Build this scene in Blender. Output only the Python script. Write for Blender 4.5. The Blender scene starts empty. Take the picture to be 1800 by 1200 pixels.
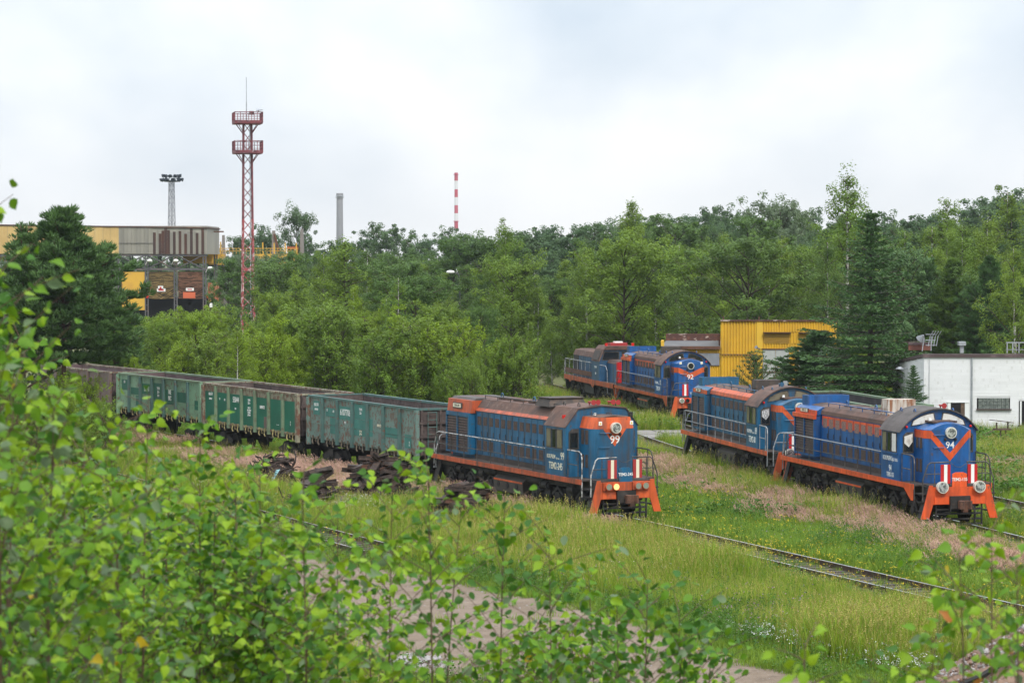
import bpy, bmesh, math, random
import numpy as np
from mathutils import Vector, Matrix, Euler
R = math.radians
sc = bpy.context.scene
# ------------------------------------------------------------------ camera
CAM_H = 9.9; PITCH = R(1.8044); FPX = 4479.0
cam_d = bpy.data.cameras.new('camera'); cam = bpy.data.objects.new('camera', cam_d)
sc.collection.objects.link(cam); sc.camera = cam
cam.location = (0, 0, CAM_H); cam.rotation_euler = (R(90) - PITCH, 0, 0)
cam_d.sensor_width = 36; cam_d.lens = FPX / 1800 * 36
cam_d.clip_start = .5; cam_d.clip_end = 9000
cam_d.dof.use_dof = True; cam_d.dof.focus_distance = 105; cam_d.dof.aperture_fstop = 7.5
# ------------------------------------------------------------------ sky, sun, exposure
SUN_EL, SUN_AZ = R(48), R(158)          # azimuth clockwise from +Y (behind the camera, to the right)
w = bpy.data.worlds.new('World'); sc.world = w; w.use_nodes = True
nt = w.node_tree; nt.nodes.clear()
def wn(t, **k):
    n = nt.nodes.new(t)
    for a, b in k.items(): setattr(n, a, b)
    return n
def wl(a, b): nt.links.new(a, b)
def wmath(op, a, b=None):
    n = wn('ShaderNodeMath', operation=op)
    for i, v in enumerate((a, b)):
        if v is None: continue
        if isinstance(v, (int, float)): n.inputs[i].default_value = v
        else: wl(v, n.inputs[i])
    return n.outputs[0]
sky = wn('ShaderNodeTexSky', sky_type='NISHITA'); sky.sun_disc = False
sky.sun_elevation = SUN_EL; sky.sun_rotation = SUN_AZ; sky.dust_density = 3; sky.air_density = 1.2
tc = wn('ShaderNodeTexCoord'); sx = wn('ShaderNodeSeparateXYZ'); wl(tc.outputs['Generated'], sx.inputs[0])
zz = wmath('MAXIMUM', sx.outputs[2], 0.0); den = wmath('ADD', zz, 0.26)
cx = wn('ShaderNodeCombineXYZ'); wl(wmath('DIVIDE', sx.outputs[0], den), cx.inputs[0]); wl(wmath('DIVIDE', sx.outputs[1], den), cx.inputs[1])
n1 = wn('ShaderNodeTexNoise'); n1.inputs['Scale'].default_value = 2.3; n1.inputs['Detail'].default_value = 5; n1.inputs['Roughness'].default_value = .48
mp = wn('ShaderNodeMapping'); mp.inputs['Location'].default_value = (1.35, 4.1, 0); mp.inputs['Scale'].default_value = (1, .42, 1); wl(cx.outputs[0], mp.inputs[0]); wl(mp.outputs[0], n1.inputs['Vector'])
rp = wn('ShaderNodeValToRGB'); wl(n1.outputs[0], rp.inputs[0])
rp.color_ramp.elements[0].position = .36; rp.color_ramp.elements[0].color = (.55, .635, .73, 1)
rp.color_ramp.elements[1].position = .66; rp.color_ramp.elements[1].color = (.93, .95, .97, 1)
hz = wmath('SUBTRACT', 1.0, wmath('MULTIPLY', zz, 15.0)); hz = wmath('MAXIMUM', hz, 0.0); hz = wmath('POWER', hz, 1.3)
mx = wn('ShaderNodeMixRGB'); wl(hz, mx.inputs[0]); wl(rp.outputs[0], mx.inputs[1]); mx.inputs[2].default_value = (.95, .955, .96, 1)
# standard overcast sky: the zenith is brighter than the horizon
ov = wmath('ADD', 1.0, wmath('MULTIPLY', zz, 2.0))
sc1 = wn('ShaderNodeVectorMath', operation='SCALE'); wl(mx.outputs[0], sc1.inputs[0]); wl(ov, sc1.inputs['Scale'])
b1 = wn('ShaderNodeBackground'); wl(sc1.outputs[0], b1.inputs[0]); b1.inputs[1].default_value = .73
b2 = wn('ShaderNodeBackground'); wl(sky.outputs[0], b2.inputs[0]); b2.inputs[1].default_value = .1
ms = wn('ShaderNodeMixShader'); ms.inputs[0].default_value = .94; wl(b2.outputs[0], ms.inputs[1]); wl(b1.outputs[0], ms.inputs[2])
wo = wn('ShaderNodeOutputWorld'); wl(ms.outputs[0], wo.inputs[0])
sun_d = bpy.data.lights.new('sun', 'SUN'); sun = bpy.data.objects.new('sun', sun_d); sc.collection.objects.link(sun)
sun_d.energy = 1.5; sun_d.angle = R(10); sun_d.color = (1, .95, .87)
sdir = Vector((math.sin(SUN_AZ) * math.cos(SUN_EL), math.cos(SUN_AZ) * math.cos(SUN_EL), math.sin(SUN_EL)))
sun.rotation_euler = sdir.to_track_quat('Z', 'Y').to_euler(); sun.location = (40, -60, 80)
vs = sc.view_settings; vs.view_transform = 'Standard'; vs.look = 'None'; vs.exposure = .55; vs.gamma = 1; vs.use_curve_mapping = False
sc.cycles.max_bounces = 6; sc.cycles.diffuse_bounces = 3; sc.cycles.glossy_bounces = 2; sc.cycles.transmission_bounces = 3
sc.cycles.transparent_max_bounces = 6; sc.cycles.volume_bounces = 0; sc.cycles.caustics_reflective = False; sc.cycles.caustics_refractive = False
# ------------------------------------------------------------------ helpers
C = sc.collection
def P(u, v, d):
    """world point that the photograph shows at pixel u, v (1800 x 1200) when it stands d metres away"""
    return Vector(((u - 900) / FPX * d, d, CAM_H - (v - 458.9) / FPX * d))
def tag(o, label=None, cat=None, group=None, kind=None):
    if label: o['label'] = label
    if cat: o['category'] = cat
    if group: o['group'] = group
    if kind: o['kind'] = kind
    return o
def empty(name, loc=(0, 0, 0), rz=0, label=None, cat=None, group=None):
    o = bpy.data.objects.new(name, None); C.objects.link(o); o.location = loc; o.rotation_euler = (0, 0, rz); o.empty_display_size = .3
    return tag(o, label, cat, group)
def link(name, me, parent=None, loc=None, rot=None, scale=None):
    o = bpy.data.objects.new(name, me); C.objects.link(o)
    if parent: o.parent = parent
    if loc is not None: o.location = loc
    if rot is not None: o.rotation_euler = rot
    if scale is not None: o.scale = scale if hasattr(scale, '__len__') else (scale,) * 3
    return o
def copy_tree(o, parent=None):
    c = o.copy(); C.objects.link(c); c.parent = parent
    for ch in o.children: copy_tree(ch, c)
    return c
class MB:
    def __init__(s): s.v = []; s.f = []; s.mi = []; s.m = 0
    def add(s, vs, fs):
        b = len(s.v); s.v += [tuple(p) for p in vs]; s.f += [tuple(b + i for i in f) for f in fs]; s.mi += [s.m] * len(fs); return s
    def box(s, x0, x1, y0, y1, z0, z1):
        return s.add([(x0,y0,z0),(x1,y0,z0),(x1,y1,z0),(x0,y1,z0),(x0,y0,z1),(x1,y0,z1),(x1,y1,z1),(x0,y1,z1)],
                     [(3,2,1,0),(4,5,6,7),(0,1,5,4),(1,2,6,5),(2,3,7,6),(3,0,4,7)])
    def prism(s, poly, a0, a1, ax):
        n = len(poly)
        def pt(p, a): return {'x': (a, p[0], p[1]), 'y': (p[0], a, p[1]), 'z': (p[0], p[1], a)}[ax]
        vs = [pt(p, a0) for p in poly] + [pt(p, a1) for p in poly]
        return s.add(vs, [tuple(range(n)), tuple(range(2*n-1, n-1, -1))] + [(i, (i+1) % n, n + (i+1) % n, n + i) for i in range(n)])
    def cyl(s, p0, p1, r0, r1=None, n=10, caps=True):
        r1 = r0 if r1 is None else r1; p0 = Vector(p0); p1 = Vector(p1); d = (p1 - p0).normalized()
        a = d.orthogonal().normalized(); b = d.cross(a); vs = []
        for p, r in ((p0, r0), (p1, r1)):
            for i in range(n):
                t = 2 * math.pi * (i + .5) / n; vs.append(p + a * (r * math.cos(t)) + b * (r * math.sin(t)))
        fs = [(i, (i+1) % n, n + (i+1) % n, n + i) for i in range(n)]
        if caps: fs += [tuple(range(n-1, -1, -1)), tuple(range(n, 2*n))]
        return s.add(vs, fs)
    def tube(s, pts, r, n=5, r1=None):
        pts = [Vector(p) for p in pts]; k = len(pts); vs = []
        for j, p in enumerate(pts):
            d = (pts[min(j+1, k-1)] - pts[max(j-1, 0)]).normalized()
            a = d.cross(Vector((.13, .21, .97)))
            if a.length < .1: a = d.cross(Vector((1, 0, 0)))
            a.normalize(); b = d.cross(a); rr = r if r1 is None else r + (r1 - r) * j / (k - 1)
            for i in range(n):
                t = 2 * math.pi * i / n; vs.append(p + a * (rr * math.cos(t)) + b * (rr * math.sin(t)))
        fs = [(j*n + i, j*n + (i+1) % n, (j+1)*n + (i+1) % n, (j+1)*n + i) for j in range(k-1) for i in range(n)]
        fs += [tuple(range(n-1, -1, -1)), tuple(range((k-1)*n, k*n))]
        return s.add(vs, fs)
    def sphere(s, c, r, n=8, m=5):
        c = Vector(c); rr = Vector(r) if hasattr(r, '__len__') else Vector((r, r, r)); vs = []
        for j in range(m + 1):
            ph = math.pi * j / m
            for i in range(n):
                th = 2 * math.pi * i / n
                vs.append((c.x + rr.x * math.sin(ph) * math.cos(th), c.y + rr.y * math.sin(ph) * math.sin(th), c.z - rr.z * math.cos(ph)))
        return s.add(vs, [(j*n + i, j*n + (i+1) % n, (j+1)*n + (i+1) % n, (j+1)*n + i) for j in range(m) for i in range(n)])
    def mesh(s, name, mats, smooth=False, clean=True):
        me = bpy.data.meshes.new(name); me.from_pydata(s.v, [], s.f)
        for m in (mats if isinstance(mats, (list, tuple)) else [mats]): me.materials.append(m)
        if any(s.mi): me.polygons.foreach_set('material_index', s.mi)
        if clean:
            bm = bmesh.new(); bm.from_mesh(me); bmesh.ops.remove_doubles(bm, verts=bm.verts, dist=1e-5); bmesh.ops.recalc_face_normals(bm, faces=bm.faces); bm.to_mesh(me); bm.free()
        if smooth: me.polygons.foreach_set('use_smooth', [True] * len(me.polygons))
        me.update(); return me
    def build(s, name, mats, parent=None, smooth=False, loc=None, rot=None):
        return link(name, s.mesh(name, mats, smooth), parent, loc, rot)
def B(*a): return MB().box(*a)
def np_mesh(name, V, F, mat, smooth=False):
    """V (n,3), F (m,k) numpy arrays"""
    me = bpy.data.meshes.new(name); n, (m, k) = len(V), F.shape
    me.vertices.add(n); me.vertices.foreach_set('co', np.ascontiguousarray(V, np.float32).ravel())
    me.loops.add(m * k); me.loops.foreach_set('vertex_index', np.ascontiguousarray(F, np.int32).ravel())
    me.polygons.add(m); me.polygons.foreach_set('loop_start', np.arange(0, m * k, k, dtype=np.int32)); me.polygons.foreach_set('loop_total', np.full(m, k, np.int32))
    if smooth: me.polygons.foreach_set('use_smooth', np.ones(m, bool))
    for mm in (mat if isinstance(mat, (list, tuple)) else [mat]): me.materials.append(mm)
    me.update(calc_edges=True); return me
# ------------------------------------------------------------------ materials
def M(name, base, rough=.65, metal=0., spec=.35, layers=(), bump=0., bscale=20., transl=0., orand=None, coord='Object', var=.0, emit=None):
    m = bpy.data.materials.new(name); m.use_nodes = True; t = m.node_tree; t.nodes.clear()
    N = t.nodes.new; L = t.links.new
    out = N('ShaderNodeOutputMaterial'); bs = N('ShaderNodeBsdfPrincipled'); bs.inputs['Roughness'].default_value = rough
    bs.inputs['Metallic'].default_value = metal; bs.inputs['Specular IOR Level'].default_value = spec
    tc = N('ShaderNodeTexCoord'); co = tc.outputs[coord]; oi = N('ShaderNodeObjectInfo')
    if coord == 'World': pass
    ad = N('ShaderNodeVectorMath'); ad.operation = 'ADD'; L(co, ad.inputs[0])
    if coord == 'Object':
        mr = N('ShaderNodeMath'); mr.operation = 'MULTIPLY'; L(oi.outputs['Random'], mr.inputs[0]); mr.inputs[1].default_value = 37.; L(mr.outputs[0], ad.inputs[1])
    co = ad.outputs[0]
    rgb = N('ShaderNodeRGB'); rgb.outputs[0].default_value = (*base, 1); cur = rgb.outputs[0]
    def mix(cur, fac, col):
        x = N('ShaderNodeMixRGB'); L(fac, x.inputs[0]); L(cur, x.inputs[1]); x.inputs[2].default_value = (*col, 1); return x.outputs[0]
    if orand:
        r_ = N('ShaderNodeMath'); r_.operation = 'MULTIPLY'; L(oi.outputs['Random'], r_.inputs[0]); r_.inputs[1].default_value = 1.0; cur = mix(cur, r_.outputs[0], orand)
    for ly in layers:
        col, scl, lo, hi = ly[:4]; st = ly[4] if len(ly) > 4 else (1, 1, 1); amt = ly[5] if len(ly) > 5 else 1.
        mp = N('ShaderNodeMapping'); mp.inputs['Scale'].default_value = tuple(scl * q for q in st); L(co, mp.inputs[0])
        no = N('ShaderNodeTexNoise'); no.inputs['Scale'].default_value = 1; no.inputs['Detail'].default_value = 4; no.inputs['Roughness'].default_value = .6; L(mp.outputs[0], no.inputs['Vector'])
        mr = N('ShaderNodeMapRange'); mr.inputs[1].default_value = lo; mr.inputs[2].default_value = hi; mr.inputs[4].default_value = amt; L(no.outputs[0], mr.inputs[0])
        cur = mix(cur, mr.outputs[0], col)
    L(cur, bs.inputs['Base Color'])
    if bump:
        no = N('ShaderNodeTexNoise'); no.inputs['Scale'].default_value = bscale; no.inputs['Detail'].default_value = 3; L(co, no.inputs['Vector'])
        bp = N('ShaderNodeBump'); bp.inputs['Strength'].default_value = bump; bp.inputs['Distance'].default_value = .05; L(no.outputs[0], bp.inputs['Height']); L(bp.outputs[0], bs.inputs['Normal'])
    if emit: bs.inputs['Emission Color'].default_value = (*emit[0], 1); bs.inputs['Emission Strength'].default_value = emit[1]
    sh = bs.outputs[0]
    if transl:
        tr = N('ShaderNodeBsdfTranslucent'); hs = N('ShaderNodeHueSaturation'); hs.inputs['Hue'].default_value = .485; hs.inputs['Value'].default_value = 1.25; L(cur, hs.inputs['Color']); L(hs.outputs[0], tr.inputs[0])
        mxs = N('ShaderNodeMixShader'); mxs.inputs[0].default_value = transl; L(sh, mxs.inputs[1]); L(tr.outputs[0], mxs.inputs[2]); sh = mxs.outputs[0]
    L(sh, out.inputs[0]); return m
def text_mesh(s, size, mat, ext=.004, align='CENTER', bold=0.0, sx=1.0):
    cu = bpy.data.curves.new('lettering', 'FONT'); cu.body = s; cu.size = size; cu.align_x = align; cu.align_y = 'CENTER'; cu.extrude = ext; cu.offset = bold; cu.resolution_u = 3
    o = bpy.data.objects.new('lettering', cu); C.objects.link(o); dg = bpy.context.evaluated_depsgraph_get()
    me = bpy.data.meshes.new_from_object(o.evaluated_get(dg)); bpy.data.objects.remove(o); bpy.data.curves.remove(cu)
    me.materials.clear(); me.materials.append(mat)
    if sx != 1: me.transform(Matrix.Diagonal((sx, 1, 1, 1)))
    return me
SIDE = (R(90), 0, 0)            # lettering on a -Y face
FRONT = (R(90), 0, R(90))       # lettering on a +X face
def text(name, s, size, mat, parent, loc, rot, **k): return link(name, text_mesh(s, size, mat, **k), parent, loc, rot)
rng = np.random.default_rng(7); random.seed(11)
# ------------------------------------------------------------------ palette
m_ground = M('meadow_soil', (.11, .12, .035), .95, layers=((.11*np.array((1.1, 1.0, .42)), .35, .42, .62), ((.13, .10, .062), 1.7, .55, .75), ((.06, .085, .022), 6, .45, .7)), bump=.3, bscale=8)
m_bank = m_ground
m_path = M('gravel_path', (.165, .12, .082), .95, layers=(((.225, .17, .128), .9, .4, .7), ((.11, .078, .055), 2.3, .5, .75), ((.25, .21, .175), 14, .58, .72), ((.10, .085, .07), 22, .58, .72)), bump=.6, bscale=18)
m_bed = M('track_bed_dirt', (.075, .058, .043), .95, layers=(((.12, .095, .075), 4, .48, .68), ((.035, .03, .025), 9, .5, .7), ((.055, .07, .022), 1.3, .48, .66)), bump=.7, bscale=14)
m_rail = M('rusty_rail', (.10, .06, .045), .6, .3, layers=(((.05, .035, .03), 5, .4, .7),))
m_railtop = M('polished_rail_head', (.62, .62, .64), .28, 1.0)
m_sleeper = M('old_sleeper', (.06, .05, .04), .9, layers=(((.105, .09, .075), 8, .45, .7),), bump=.4)
m_concrete = M('worn_concrete', (.215, .20, .185), .9, layers=(((.20, .185, .165), 1.5, .45, .65), ((.15, .135, .115), 5, .55, .75)), bump=.3)
m_stone = M('pale_ballast_stone', (.22, .20, .19), .9, layers=(((.24, .21, .2), 3, .4, .7),), orand=(.40, .38, .38))
m_soil = M('red_brown_soil', (.17, .105, .075), .95, layers=(((.25, .165, .12), 2, .45, .65), ((.10, .06, .045), 7, .5, .7)), bump=.8, bscale=6)
# ------------------------------------------------------------------ track lines
def spline(pts):
    p = np.array(pts, float); s = np.r_[0, np.cumsum(np.hypot(*np.diff(p, axis=0).T))]; n = len(p)
    def nat(v):
        h = np.diff(s); A = np.eye(n); b = np.zeros(n)
        for i in range(1, n-1):
            A[i, i-1] = h[i-1]; A[i, i] = 2 * (h[i-1] + h[i]); A[i, i+1] = h[i]; b[i] = 6 * ((v[i+1] - v[i]) / h[i] - (v[i] - v[i-1]) / h[i-1])
        m = np.linalg.solve(A, b); t = np.linspace(0, s[-1], int(s[-1] / 1.0)); k = np.clip(np.searchsorted(s, t) - 1, 0, n-2); d = t - s[k]; hh = h[k]
        return v[k] + d * ((v[k+1] - v[k]) / hh - hh * (2 * m[k] + m[k+1]) / 6) + d * d * m[k] / 2 + d ** 3 * (m[k+1] - m[k]) / (6 * hh)
    return np.c_[nat(p[:, 0]), nat(p[:, 1])]
T1 = spline([(-41, 182.5), (-33, 168.5), (-25.3, 154.8), (-18.45, 142.64), (-12.1, 130.22), (-5.67, 117.85), (1.15, 104.13), (8.35, 87.0), (13.1, 75.0), (19.2, 60), (25.5, 45)])
T2 = spline([(-6, 230), (0.5, 186), (3.4, 165), (6.45, 146), (8.2, 135), (11.39, 118.94), (14.9, 102.36), (17.3, 92.5), (22.6, 72), (28, 54)])
T3 = spline([(.5, 218), (3.9, 197), (6.85, 180.8), (9.84, 164.4), (16.35, 120.2), (20.05, 105), (25.6, 84), (31, 66)])
T4 = spline([(-38, 158), (-28.9, 139), (-19.6, 119.5), (-10.3, 100), (-6.0, 90.8), (-3.9, 86.5)])
def track_offset(x, y, T):
    """signed distance to a track: negative on the side towards the camera; also the arc index"""
    x = np.atleast_1d(np.asarray(x, float)); y = np.atleast_1d(np.asarray(y, float))
    d2 = (x[:, None] - T[None, ::2, 0]) ** 2 + (y[:, None] - T[None, ::2, 1]) ** 2
    k = np.argmin(d2, 1) * 2; k0 = np.clip(k - 1, 0, len(T) - 1); k1 = np.clip(k + 1, 0, len(T) - 1)
    t = T[k1] - T[k0]; t /= np.hypot(*t.T)[:, None]; r = np.c_[x, y] - T[k]
    return r[:, 0] * (-t[:, 1]) + r[:, 1] * t[:, 0]
G0 = -.21
def ground_z(x, y):
    y = np.asarray(y, float); x = np.asarray(x, float)
    e = np.clip((27 - y) / 21.5, 0, 1); return G0 + 8.1 * e * e * (3 - 2 * e) + .0 * x
# ------------------------------------------------------------------ ground sheet
xs = np.unique(np.r_[np.linspace(-3500, -300, 9), np.linspace(-300, -40, 27), np.linspace(-40, 40, 61), np.linspace(40, 300, 27), np.linspace(300, 3500, 9)])
ys = np.unique(np.r_[np.linspace(-60, -4, 8), np.linspace(-4, 34, 58), np.linspace(34, 260, 90), np.linspace(260, 800, 28), np.linspace(800, 6000, 14)])
X, Y = np.meshgrid(xs, ys); V = np.c_[X.ravel(), Y.ravel(), ground_z(X, Y).ravel()]
nx, ny = len(xs), len(ys); ii = (np.arange(ny-1)[:, None] * nx + np.arange(nx-1)[None]).ravel(); F = np.c_[ii, ii+1, ii+nx+1, ii+nx]
tag(link('ground', np_mesh('ground', V, F, m_ground, True)), kind='structure')
# ------------------------------------------------------------------ dirt path, worn area
edge = [(-34, 104), (-26, 100), (-18.5, 97.0), (-13.5, 93.5), (-9.8, 90.2), (-6.4, 86.6), (-3.6, 82.6), (-1.4, 79.4), (.6, 76.6), (1.9, 74.6), (3.0, 72.6), (3.9, 70.6), (4.4, 68.2), (5.2, 65.4), (6.6, 62.6), (8.4, 60.2), (9.8, 57.8), (10.6, 54), (9.5, 46)]
PATH_EDGE = np.array(edge)
def in_path(x, y):
    """how far inside the dirt path (metres, positive inside)"""
    lim = np.interp(-np.asarray(y, float), -PATH_EDGE[:, 1], PATH_EDGE[:, 0]); return np.minimum((lim - x) * .8, (x - lim + 10) * .8)
def path_sheet():
    yy = np.arange(44, 103.9, .4); lim = np.interp(-yy, -PATH_EDGE[:, 1], PATH_EDGE[:, 0]); l0 = lim - 10 + rng.normal(0, .5, len(yy)); l1 = lim + rng.normal(0, .22, len(yy)); v = []; n = 4
    for y, a, b in zip(yy, l0, l1): v += [(a + (b - a) * k / n, y, G0 + .006) for k in range(n + 1)]
    m = MB(); m.add(v, [(i*(n+1)+k, i*(n+1)+k+1, (i+1)*(n+1)+k+1, (i+1)*(n+1)+k) for i in range(len(yy)-1) for k in range(n)]); return m
tag(path_sheet().build('dirt_path', m_path), kind='structure')
# ------------------------------------------------------------------ tracks
def frames(T):
    t = np.gradient(T, axis=0); t /= np.hypot(*t.T)[:, None]; n = np.c_[-t[:, 1], t[:, 0]]; return t, n
RAILP = [(-.075, -.22), (.075, -.22), (.075, -.20), (.014, -.18), (.014, -.05), (.042, -.04), (.042, 0), (-.042, 0), (-.042, -.04), (-.014, -.05), (-.014, -.18), (-.075, -.20)]
sleeper_me = B(-.125, .125, -1.35, 1.35, -.25, -.175).mesh('sleeper', m_sleeper)
def track(name, T, label, y0, y1, sleepers=None, top=m_railtop, gap=.6):
    t, n = frames(T); k = (T[:, 1] > y1) & (T[:, 1] < y0); TT, nn = T[k], n[k]
    root = tag(bpy.data.objects.new(name, None), label, 'railway track', 'tracks in the yard'); C.objects.link(root)
    bed = MB(); v = []
    for p, q in zip(TT, nn):
        a, b = 1.5 + rng.normal(0, .13), 1.5 + rng.normal(0, .13); v += [(*(p - q * a), G0 + .012), (*(p + q * b), G0 + .012)]
    bed.add(v, [(2*i, 2*i+1, 2*i+3, 2*i+2) for i in range(len(TT)-1)]); bed.build('track_bed', m_bed, root)
    for s in (-.79, .79):
        m = MB(); v = []; f = []; np_ = len(RAILP)
        for p, q in zip(TT, nn):
            c = p + q * s
            for (a, z) in RAILP: v.append((c[0] + q[0] * a, c[1] + q[1] * a, z))
        for i in range(len(TT)-1):
            for j in range(np_): f.append((i*np_+j, i*np_+(j+1) % np_, (i+1)*np_+(j+1) % np_, (i+1)*np_+j))
        m.add(v, f); m.mi = [1 if (i % np_) in (6,) else 0 for i in range(len(f))]
        m.build('rail', [m_rail, top], root)
    if sleepers:
        s = np.r_[0, np.cumsum(np.hypot(*np.diff(T, axis=0).T))]
        for (a, b) in sleepers:
            sa, sb = np.interp([-a, -b], -T[:, 1], s)
            for q in np.arange(sa, sb, gap):
                x, y = np.interp(q, s, T[:, 0]), np.interp(q, s, T[:, 1]); i = min(int(np.searchsorted(s, q)), len(T)-1)
                link('sleeper', sleeper_me, root, (x, y, rng.normal(0, .006)), (0, 0, math.atan2(t[i, 1], t[i, 0]) + rng.normal(0, .01)))
    return root
track('railway_track', T1, 'track that the wagons and the nearest blue locomotive stand on, running to the lower right', 186, 50, [(98, 60)])
track('railway_track', T2, 'track under the two coupled locomotives at right', 220, 60, [(148, 126), (96, 86)])
track('railway_track', T3, 'track behind the coupled locomotives, emerging at the right edge', 210, 74, [(112, 98)], top=M('dull_rail_head', (.35, .31, .29), .45, 1.0))
track('railway_track', T4, 'overgrown siding behind the scrap heaps at left', 150, 87, [(112, 87)], top=M('siding_rail_head', (.42, .38, .36), .4, 1.0))
# ------------------------------------------------------------------ concrete slabs at the level crossing
def slab_row(p0, ang, n, label, grp, wd=1.5, ln=3.0, rows=2):
    d = Vector((math.cos(ang), math.sin(ang))); q = Vector((-d.y, d.x)); root = empty('crossing_paving', (p0[0], p0[1], G0), ang, label, 'paving')
    me = B(0, ln - .05, 0, wd - .05, 0, .13).mesh('slab', m_concrete)
    for i in range(n):
        for j in range(rows):
            link('slab', me, root, (i * ln + rng.normal(0, .03), j * wd + rng.normal(0, .03), rng.normal(-.01, .012)), (rng.normal(0, .004), rng.normal(0, .004), rng.normal(0, .008)))
slab_row((7.5, 144.2), R(9), 2, 'grey concrete slabs of the level crossing between the locomotives', None, 1.6, 1.8, 4)
slab_row((-19.6, 130.6), R(27), 2, 'worn concrete slabs beside the green wagons at left', None, 1.5, 3.0, 3)
# ------------------------------------------------------------------ locomotive materials
grime = ((.035, .028, .024), .8, .50, .78)
def paint(name, col, rough=.38, k=.55, dirt=(.05, .042, .036)):
    return M(name, col, rough, 0, .5, layers=((tuple(c * .66 for c in col), 1.1, .35, .65), (tuple(min(1, c * 1.15 + .018) for c in col), 2.3, .52, .72, (1.6, 1.6, .22), .8), (dirt, 1.9, .46, .76, (1.6, 1.6, .30), min(1, k * 1.35)), ((.10, .055, .035), 7, .62, .72, (1, 1, .5), .85)))
m_blue = paint('blue_paint', (.008, .108, .225), .42, .75); m_blue94 = paint('fresh_blue_paint', (.006, .095, .31), .34, .42)
m_blue_old = paint('faded_blue_paint', (.02, .095, .20), .45, .85)
m_orange = paint('orange_paint', (.66, .105, .02), .5, .6); m_orange94 = paint('fresh_orange_paint', (.76, .095, .014), .45, .35)
m_orange_dirty = paint('dirty_orange_paint', (.50, .085, .022), .5, .75)
m_roof = M('sooty_brown_roof', (.125, .068, .05), .8, layers=(((.06, .04, .034), 1.2, .4, .65), ((.17, .12, .10), 3, .55, .75)))
m_greyroof = M('soot_grey_roof', (.10, .085, .08), .75, layers=(((.05, .043, .04), 1.5, .4, .7),))
m_black = M('black_running_gear', (.018, .017, .016), .7, layers=(((.05, .042, .036), 2.5, .48, .72), ((.075, .05, .035), 8, .6, .75)))
m_deck = M('oily_deck', (.045, .036, .031), .8, layers=(((.085, .06, .047), 2, .45, .7),))
m_louvre = M('brown_louvre', (.085, .055, .043), .7, layers=(((.04, .03, .026), 5, .4, .7),))
m_grille = M('rusty_mesh_grille', (.105, .062, .048), .8, layers=(((.05, .04, .036), 14, .4, .6),))
m_pgrille = M('pinkish_mesh_grille', (.30, .17, .14), .8, layers=(((.15, .10, .09), 14, .4, .6),))
m_white = M('white_paint', (.78, .77, .74), .5); m_cream = M('cream_lettering', (.72, .66, .50), .6); m_red = M('red_paint', (.46, .012, .014), .45)
m_board_red = M('faded_red_board', (.33, .03, .03), .55); m_redplastic = M('red_lamp_plastic', (.6, .02, .02), .25)
m_railw = M('worn_white_handrail', (.42, .42, .41), .5, layers=(((.07, .06, .055), 6, .45, .62),)); m_raild = M('dark_handrail', (.05, .045, .042), .55, layers=(((.14, .12, .11), 5, .5, .7),))
m_railg = M('grey_handrail', (.26, .27, .28), .45, layers=(((.09, .08, .075), 5, .5, .7),))
m_glass = M('dark_cab_glass', (.012, .014, .015), .08, 0, .6); m_tan = M('tan_reflection_glass', (.20, .17, .115), .18, 0, .5, layers=(((.12, .10, .07), 2, .4, .7),))  # tan pane colour imitates a reflection in the glass
m_cover = M('white_window_cover', (.66, .64, .60), .8, layers=(((.42, .38, .33), 4, .5, .7),)); m_curtain = M('striped_curtain', (.25, .25, .26), .8, layers=(((.7, .7, .7), 18, .5, .54, (3, 1, 1)),))
m_lens = M('lamp_lens', (.62, .64, .64), .12, .5, .6, layers=(((.16, .17, .17), 7, .48, .56),)); m_chrome = M('lamp_rim', (.70, .67, .58), .35, .2)  # grey and dark patches in the lens colour imitate reflections
m_lit = M('lit_lamp', (.9, .6, .25), .3, emit=((1, .55, .15), .5)); m_dullens = M('dull_lamp_lens', (.30, .33, .27), .15, .3)
m_rust = M('rusty_steel', (.14, .065, .04), .85, layers=(((.07, .038, .028), 3, .4, .65), ((.23, .115, .065), 9, .58, .75)), bump=.3)
m_stack = M('burnt_exhaust', (.055, .045, .04), .75, layers=(((.13, .085, .06), 2, .5, .7),)); m_stackw = M('rust_streaked_white_exhaust', (.52, .47, .41), .7, layers=(((.24, .10, .045), 2.6, .46, .62, (2.2, 2.2, .25)), ((.10, .05, .03), 4, .58, .72, (2, 2, .3))))
m_yellow = M('yellow_sticker', (.75, .5, .03), .5)
# wheel and bogie pieces, shared
def wheel_mesh(r):
    m = MB()
    for (y0, y1, q) in ((-.065, .05, r), (.05, .085, r + .03), (-.085, -.065, r * .35)): m.cyl((0, y0, 0), (0, y1, 0), q, n=20)
    m.cyl((0, -.075, 0), (0, -.064, 0), r * .82, r * .6, n=16); return m.mesh('wheel', m_black)
WHEEL = wheel_mesh(.525); WHEELW = wheel_mesh(.475)
def spring_mesh(r, h):
    m = MB(); n = 6
    for i in range(n): m.cyl((0, 0, h * i / n), (0, 0, h * (i + .62) / n), r, n=9)
    m.cyl((0, 0, 0), (0, 0, h), r * .6, n=8); return m.mesh('spring', m_black)
SPRING = spring_mesh(.13, .42)
abox = MB(); abox.prism([(-.26, .30), (.26, .30), (.30, .62), (.16, .86), (-.16, .86), (-.30, .62)], -.14, .1, 'y'); abox.cyl((0, -.22, .52), (0, -.13, .52), .17, n=10); ABOX = abox.mesh('axle_box', m_black)
aarm = MB(); aarm.prism([(-.55, .78), (0, 1.12), (.55, .78), (.42, .72), (0, .98), (-.42, .72)], -.08, .05, 'y'); AARM = aarm.mesh('equaliser_arm', m_black)
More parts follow.
